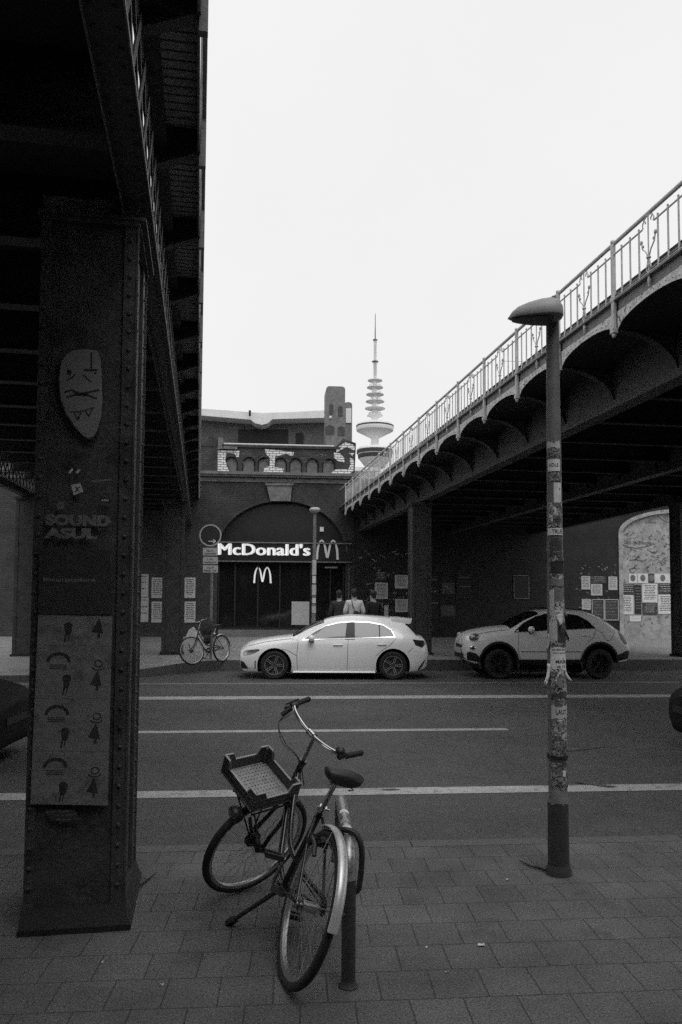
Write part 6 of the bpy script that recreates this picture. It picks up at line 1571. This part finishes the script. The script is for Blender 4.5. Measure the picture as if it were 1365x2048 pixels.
# traffic sign
v3 = 20.8
sb = PD(422, 1300, v3); sz = far_z(20.8); sg = empty('traffic_sign', Vector((sb.x, v3, sz)), 'round dark sign with pale rim and arrow above three small white plates', 'sign')
mb = MB(); mb.tube([(sb.x, v3, sz), (sb.x, v3, PD(422, 1052, v3).z)], .035, 10); mb.build('pole', M_IRONM, sg, smooth=60)
c = PD(422, 1071, v3); mb = MB(Matrix.Translation((c.x, v3-.05, c.z)) @ Matrix.Rotation(R(90), 4, 'X')); mb.lathe([(.255, -.008), (.29, -.008), (.29, .008), (.255, .008), (.255, -.008)], 36, cap=False); mb.build('rim', M_SIGNG, sg, smooth=50)
mb = MB(Matrix.Translation((c.x, v3-.05, c.z)) @ Matrix.Rotation(R(90), 4, 'X')); mb.lathe([(.256, -.005), (.256, .004)], 36); dsc = mb.build('sign_face', M_INKM, sg)
sf = lambda off=0.: (lambda a, b, d: Vector((a, v3-.06-off-d, b)))
mb = MB(); q = PD(426, 1083, v3); mb.strip([(q.x-.10, q.z), (q.x+.07, q.z)], .022, .003, sf()); mb.strip([(q.x+.02, q.z+.05), (q.x+.085, q.z)], .022, .003, sf(.001)); mb.strip([(q.x+.02, q.z-.05), (q.x+.085, q.z)], .022, .003, sf(.002)); mb.build('arrow', M_SIGNW, dsc)
for y0_, y1_, tt in ((1096, 1111, ('Mo-Fr', 'Seitenstreifen')), (1114, 1128, ('7-19 h', 'Ladezone')), (1131, 1145, ('mit P', 'Scheibe 1 Std'))):
    (pa, pb) = PD(407, y1_, v3), PD(437, y0_, v3); mb = MB(); mb.box((pa.x, v3-.055, pa.z), (pb.x, v3-.045, pb.z)); pt_ = mb.build('plate', M_SIGNG, sg)
    mb = MB(); add_text(mb, tt[0], .5, sf(), pa.x+.10, pa.z+.10, .002, .0, width=.18, height=.045); add_text(mb, tt[1], .5, sf(), pa.x+.04, pa.z+.03, .002, .0, width=.30, height=.045); mb.build('lettering', M_INK, pt_)

# crumpled sheet on a ledge by the column, and bag behind the bicycle
mb = MB(MU); a, b = wp(366, 1262, 24); a2, _ = wp(407, 1262, 24); vs = []; rnd = random.Random(3)
for i in range(15):
    for j in range(9):
        x = a+(a2-a)*i/14; e_ = math.sin(math.pi*i/14)**.4*math.sin(math.pi*j/8)**.5; vs.append((x, 24+.5*j/8, far_z(24)+(.62+rnd.uniform(-.05, .09))*e_))
mb.add(vs, [(i*9+j, i*9+j+1, (i+1)*9+j+1, (i+1)*9+j) for i in range(14) for j in range(8)]); o = mb.build('plastic_sheet', M_TARP, smooth=30); tag(o, 'crumpled pale plastic sheet heaped on the far pavement behind the parked bicycle', 'sheet')
mb = MB(); c = PD(414, 1255, 20.6); mb.ell((0, 0, 0), (.16, .12, .26), 12, Matrix.Translation(c)); mb.ell((0, 0, 0), (.10, .12, .16), 10, Matrix.Translation(c+Vector((.02, 0, -.28)))); o = mb.build('jacket', M_MCLOTH, smooth=80); tag(o, 'dark jacket bundled over the frame of the bicycle across the road', 'jacket')

# ------------------------------------------------------------------ people (seen from behind, beyond the hatchback)
def skin_mesh(name, pts, edges, rad, m, parent, root=0, sub=2):
    me = bpy.data.meshes.new(name); me.from_pydata([tuple(p) for p in pts], edges, [])
    o = bpy.data.objects.new(name, me); COL.objects.link(o)
    sk = o.modifiers.new('sk', 'SKIN'); sk.use_smooth_shade = True
    for i, v in enumerate(me.skin_vertices[0].data):
        r_ = rad[i]; v.radius = r_ if isinstance(r_, tuple) else (r_, r_); v.use_root = (i == root)
    ss = o.modifiers.new('ss', 'SUBSURF'); ss.levels = sub; ss.render_levels = sub
    dg = bpy.context.evaluated_depsgraph_get(); dg.update(); new = bpy.data.meshes.new_from_object(o.evaluated_get(dg))
    bpy.data.objects.remove(o); o = bpy.data.objects.new(name, new); COL.objects.link(o)
    new.materials.clear(); new.materials.append(m)
    o.parent = parent; WMX[o.name] = WMX[parent.name]; return o
def person(x, y, z, yaw, H_, label, top_m, leg_m, turn=0., pose=0):
    M = Matrix.Translation((x, y, z)) @ Matrix.Rotation(yaw, 4, 'Z'); e = empty('person', None, label, 'person', 'people by the restaurant door', M=M); k = H_/1.8
    # faces +y locally; built at 1.80 m
    P, E, Rr = [], [], []
    def v(x_, y_, z_, r_, par=None):
        P.append(Vector((x_, y_, z_))*k); Rr.append(r_*k if not isinstance(r_, tuple) else (r_[0]*k, r_[1]*k)); i = len(P)-1
        if par is not None: E.append((par, i))
        return i
    pel = v(0, 0, .95, (.15, .11)); w = v(0, .0, 1.12, (.135, .10), pel); ch = v(0, -.005, 1.30, (.155, .11), w); nb = v(0, -.01, 1.45, (.12, .085), ch); nk = v(0, .0, 1.53, .055, nb)
    hd0 = v(0, .015, 1.62, .075, nk); hd1 = v(0, .02, 1.70, (.078, .095), hd0); hd2 = v(0, .015, 1.765, (.06, .07), hd1); v(0, .105, 1.655, .016, hd0)
    for s_ in (-1, 1):
        ear = v(s_*.078, .01, 1.665, .014, hd0)
        sh = v(s_*.165, -.01, 1.445, .062, nb); eb = v(s_*.245, -.02+(.0 if pose == 0 else .02), 1.17, .045, sh)
        if pose == 1: wr_ = v(s_*.20, .17, 1.08, .03, eb)
        else: wr_ = v(s_*.24, .10, .95, .03, eb)
        d = Vector((-.12*s_, .6, -.6)).normalized() if pose == 0 else Vector((-.4*s_, .8, .1)).normalized()
        pw = P[wr_]/k; pm = v(*(pw+d*.07), (.036, .018), wr_)
        for f_, (o_, ln) in enumerate(((-.03, .065), (-.01, .08), (.012, .075), (.03, .058))):
            a_ = v(*(pw+d*.10+Vector((0, o_*.6, o_*.8))), .010, pm); b_ = v(*(pw+d*(.10+ln*.55)+Vector((-.01*s_, o_*.6, o_*.8-.008))), .009, a_); v(*(pw+d*(.10+ln)+Vector((-.02*s_, o_*.6, o_*.8-.02))), .0075, b_)
        th_ = v(*(pw+d*.045+Vector((-.03*s_, .0, .025))), .011, wr_); v(*(pw+d*.085+Vector((-.04*s_, .0, .035))), .009, th_)
        hp_ = v(s_*.09, 0, .88, .09, pel); kn = v(s_*.11, .02, .50, .058, hp_); an = v(s_*.12, -.02, .09, .042, kn); v(s_*.13, .12, .04, .038, an)
    body = skin_mesh('body', P, E, Rr, M_SKIN, e)
    # shirt or jacket
    P, E, Rr = [], [], []
    pel = v(0, 0, .93, (.18, .13)); w = v(0, 0, 1.12, (.165, .125), pel); ch = v(0, -.008, 1.32, (.185, .135), w); nb = v(0, -.01, 1.455, (.14, .10), ch); v(0, -.005, 1.515, (.07, .065), nb)
    for s_ in (-1, 1):
        sh = v(s_*.175, -.01, 1.44, .082, nb); eb = v(s_*.255, -.03, 1.18, .068, sh)
        if pose == 1: v(s_*.215, .12, 1.09, .052, eb)
        else: v(s_*.25, .07, .99, .052, eb)
    skin_mesh('jacket' if top_m is not M_SHIRT else 'shirt', P, E, Rr, top_m, e)
    P, E, Rr = [], [], []
    pel = v(0, 0, .97, (.165, .125))
    for s_ in (-1, 1): hp_ = v(s_*.09, 0, .86, .105, pel); kn = v(s_*.11, .02, .50, .078, hp_); v(s_*.12, -.02, .12, .07, kn)
    skin_mesh('trousers', P, E, Rr, leg_m, e)
    mb = MB(M); mb.ell((0, -.004*k, 1.725*k), (.092*k, .108*k, .098*k), 16); mb.ell((0, -.035*k, 1.655*k), (.074*k, .068*k, .075*k), 14); mb.build('hair', M_HAIR, e, smooth=80)
    mb = MB(M)
    for s_ in (-1, 1): mb.ell((s_*.13*k, .05*k, .045), (.05, .135, .05), 12)
    mb.build('shoes', M_DCLOTH, e, smooth=80)
    return e, M, k
pz = far_z(99)+.0
pe, PM, pk = person(PD(709, 1200, 22.2).x, 22.2, pz, R(4), 1.84, 'person in a loose white shirt with a dark bag across the back, seen from behind', M_SHIRT, M_MCLOTH, pose=1)
mb = MB(PM); mb.tube([Vector(q)*pk for q in [(-.075, .03, 1.53), (-.075, -.085, 1.49), (-.06, -.158, 1.38), (-.03, -.165, 1.28), (.02, -.16, 1.20)]], .011, 6); mb.ell(Vector((.045, -.165, 1.14))*pk, (.095, .045, .075), 14); mb.build('shoulder_bag', M_DCLOTH, pe, smooth=80)
person(PD(747, 1200, 22.4).x, 22.4, pz, R(28), 1.80, 'person in a black coat standing right of the white-shirted one', M_DCLOTH, M_DCLOTH)
person(PD(679, 1200, 22.9).x, 22.9, pz, R(-12), 1.81, 'person in dark clothes, left of the white-shirted one and partly hidden by them', M_MCLOTH, M_DCLOTH)

# ------------------------------------------------------------------ litter, twigs, wires
def scrap(px, py, w, h, m, label, rot, seed, name='litter', cat='litter'):
    rnd = random.Random(seed); c = PG(px, py, .002); mb = MB(Matrix.Translation(c) @ Matrix.Rotation(rot, 4, 'Z')); n = 9
    out = [(w/2*math.cos(2*math.pi*i/n)*rnd.uniform(.6, 1.1), h/2*math.sin(2*math.pi*i/n)*rnd.uniform(.6, 1.1)) for i in range(n)]
    mb.add([(a, b, .003+rnd.uniform(0, .010)) for a, b in out]+[(0, 0, .006)], [(i, (i+1) % n, n) for i in range(n)]); o = mb.build(name, m); sm = o.modifiers.new('s', 'SOLIDIFY'); sm.thickness = .001
    return tag(o, label, cat)
scrap(963, 1891, .05, .035, M_PAPERL, 'largest white paper scrap lying alone on the open paving', .3, 1)
scrap(894, 1946, .018, .010, M_PAPERL, 'tiny white cigarette butt sized scrap below the largest paper scrap', .2, 2)
scrap(854, 1897, .014, .014, M_PAPERL, 'small round white speck left of the largest paper scrap', 0, 3)
scrap(324, 1972, .022, .010, M_PAPERL, 'small folded paper scrap on the paving between pier and rear wheel', .5, 4)
scrap(205, 1927, .012, .010, M_PAPERL, 'tiny white speck on the paving just in front of the pier', 0, 5)
scrap(1016, 1761, .03, .012, M_PAPER, 'pale flattened scrap on the paving left of the lamp post base', .1, 6)
scrap(250, 1855, .02, .012, M_PAPER, 'small pale scrap at the right foot of the pier', .4, 7)
scrap(272, 1806, .016, .010, M_PAPER, 'tiny pale scrap beside the right edge of the pier plinth', .4, 8)
def twig(pts, r_, label):
    mb = MB(); mb.tube([PG(x, y, z) for x, y, z in pts], [r_]*(len(pts)-1)+[r_*.4], 6); o = mb.build('twig', M_TWIG, smooth=60); tag(o, label, 'twig', 'twigs on the paving')
twig([(1112, 1748, .02), (1085, 1738, .012), (1062, 1732, .012), (1041, 1722, .01)], .006, 'longer dark twig lying left of the lamp post base')
twig([(1098, 1742, .012), (1082, 1736, .02), (1073, 1726, .012)], .004, 'short forked twig close to the left of the lamp post base')
twig([(270, 1776, .02), (290, 1764, .012), (314, 1744, .012)], .005, 'thin dark twig beside the right side of the steel pier')
c = PG(1115, 1752, 0); mb = MB(Matrix.Translation(c)); mb.lathe([(.10, 0), (.10, .004), (.07, .006)], 20); 
M_DIRT = mat('damp_dirt', .03, .9, var=.4, scale=20)
for (px, py, w, h, lb_, sd_) in ((800, 1862, .16, .05, 'long dark', 1), (875, 1871, .10, .07, 'dark', 2), (835, 1815, .08, .05, 'dark', 3), (1130, 1758, .2, .05, 'dark', 4), (1072, 2010, .08, .05, 'dark', 5)): pass
mb = MB()
for (xa, ya, xb, yb, dd) in ((1000, 722, 1095, 723, 13.6), (1040, 727, 1098, 751, 13.4)):
    mb.tube([PD(xa, ya, dd), PD((xa+xb)/2, (ya+yb)/2+1.2, dd), PD(xb, yb, dd)], .0035, 5)
o = mb.build('overhead_wires', M_IRONM); tag(o, 'two thin wires crossing behind the near lamp head against the railing', 'wires')

# ------------------------------------------------------------------ unseen wall added behind the camera to darken the near paving
bb_ = empty('shade_wall_behind', UV(0, -4.2, 0), 'tall dark unseen wall added behind the pavement to shade it', 'wall')
mb = MB(MU); mb.box((-26, -5.4, -.1), (26, -4.2, 9.0)); mb.build('wall', M_BRICKU, bb_)
mb = MB(MU); mb.box((-26, -4.4, 9.0), (26, -4.0, 9.3)); mb.build('cornice', M_STONE, bb_)
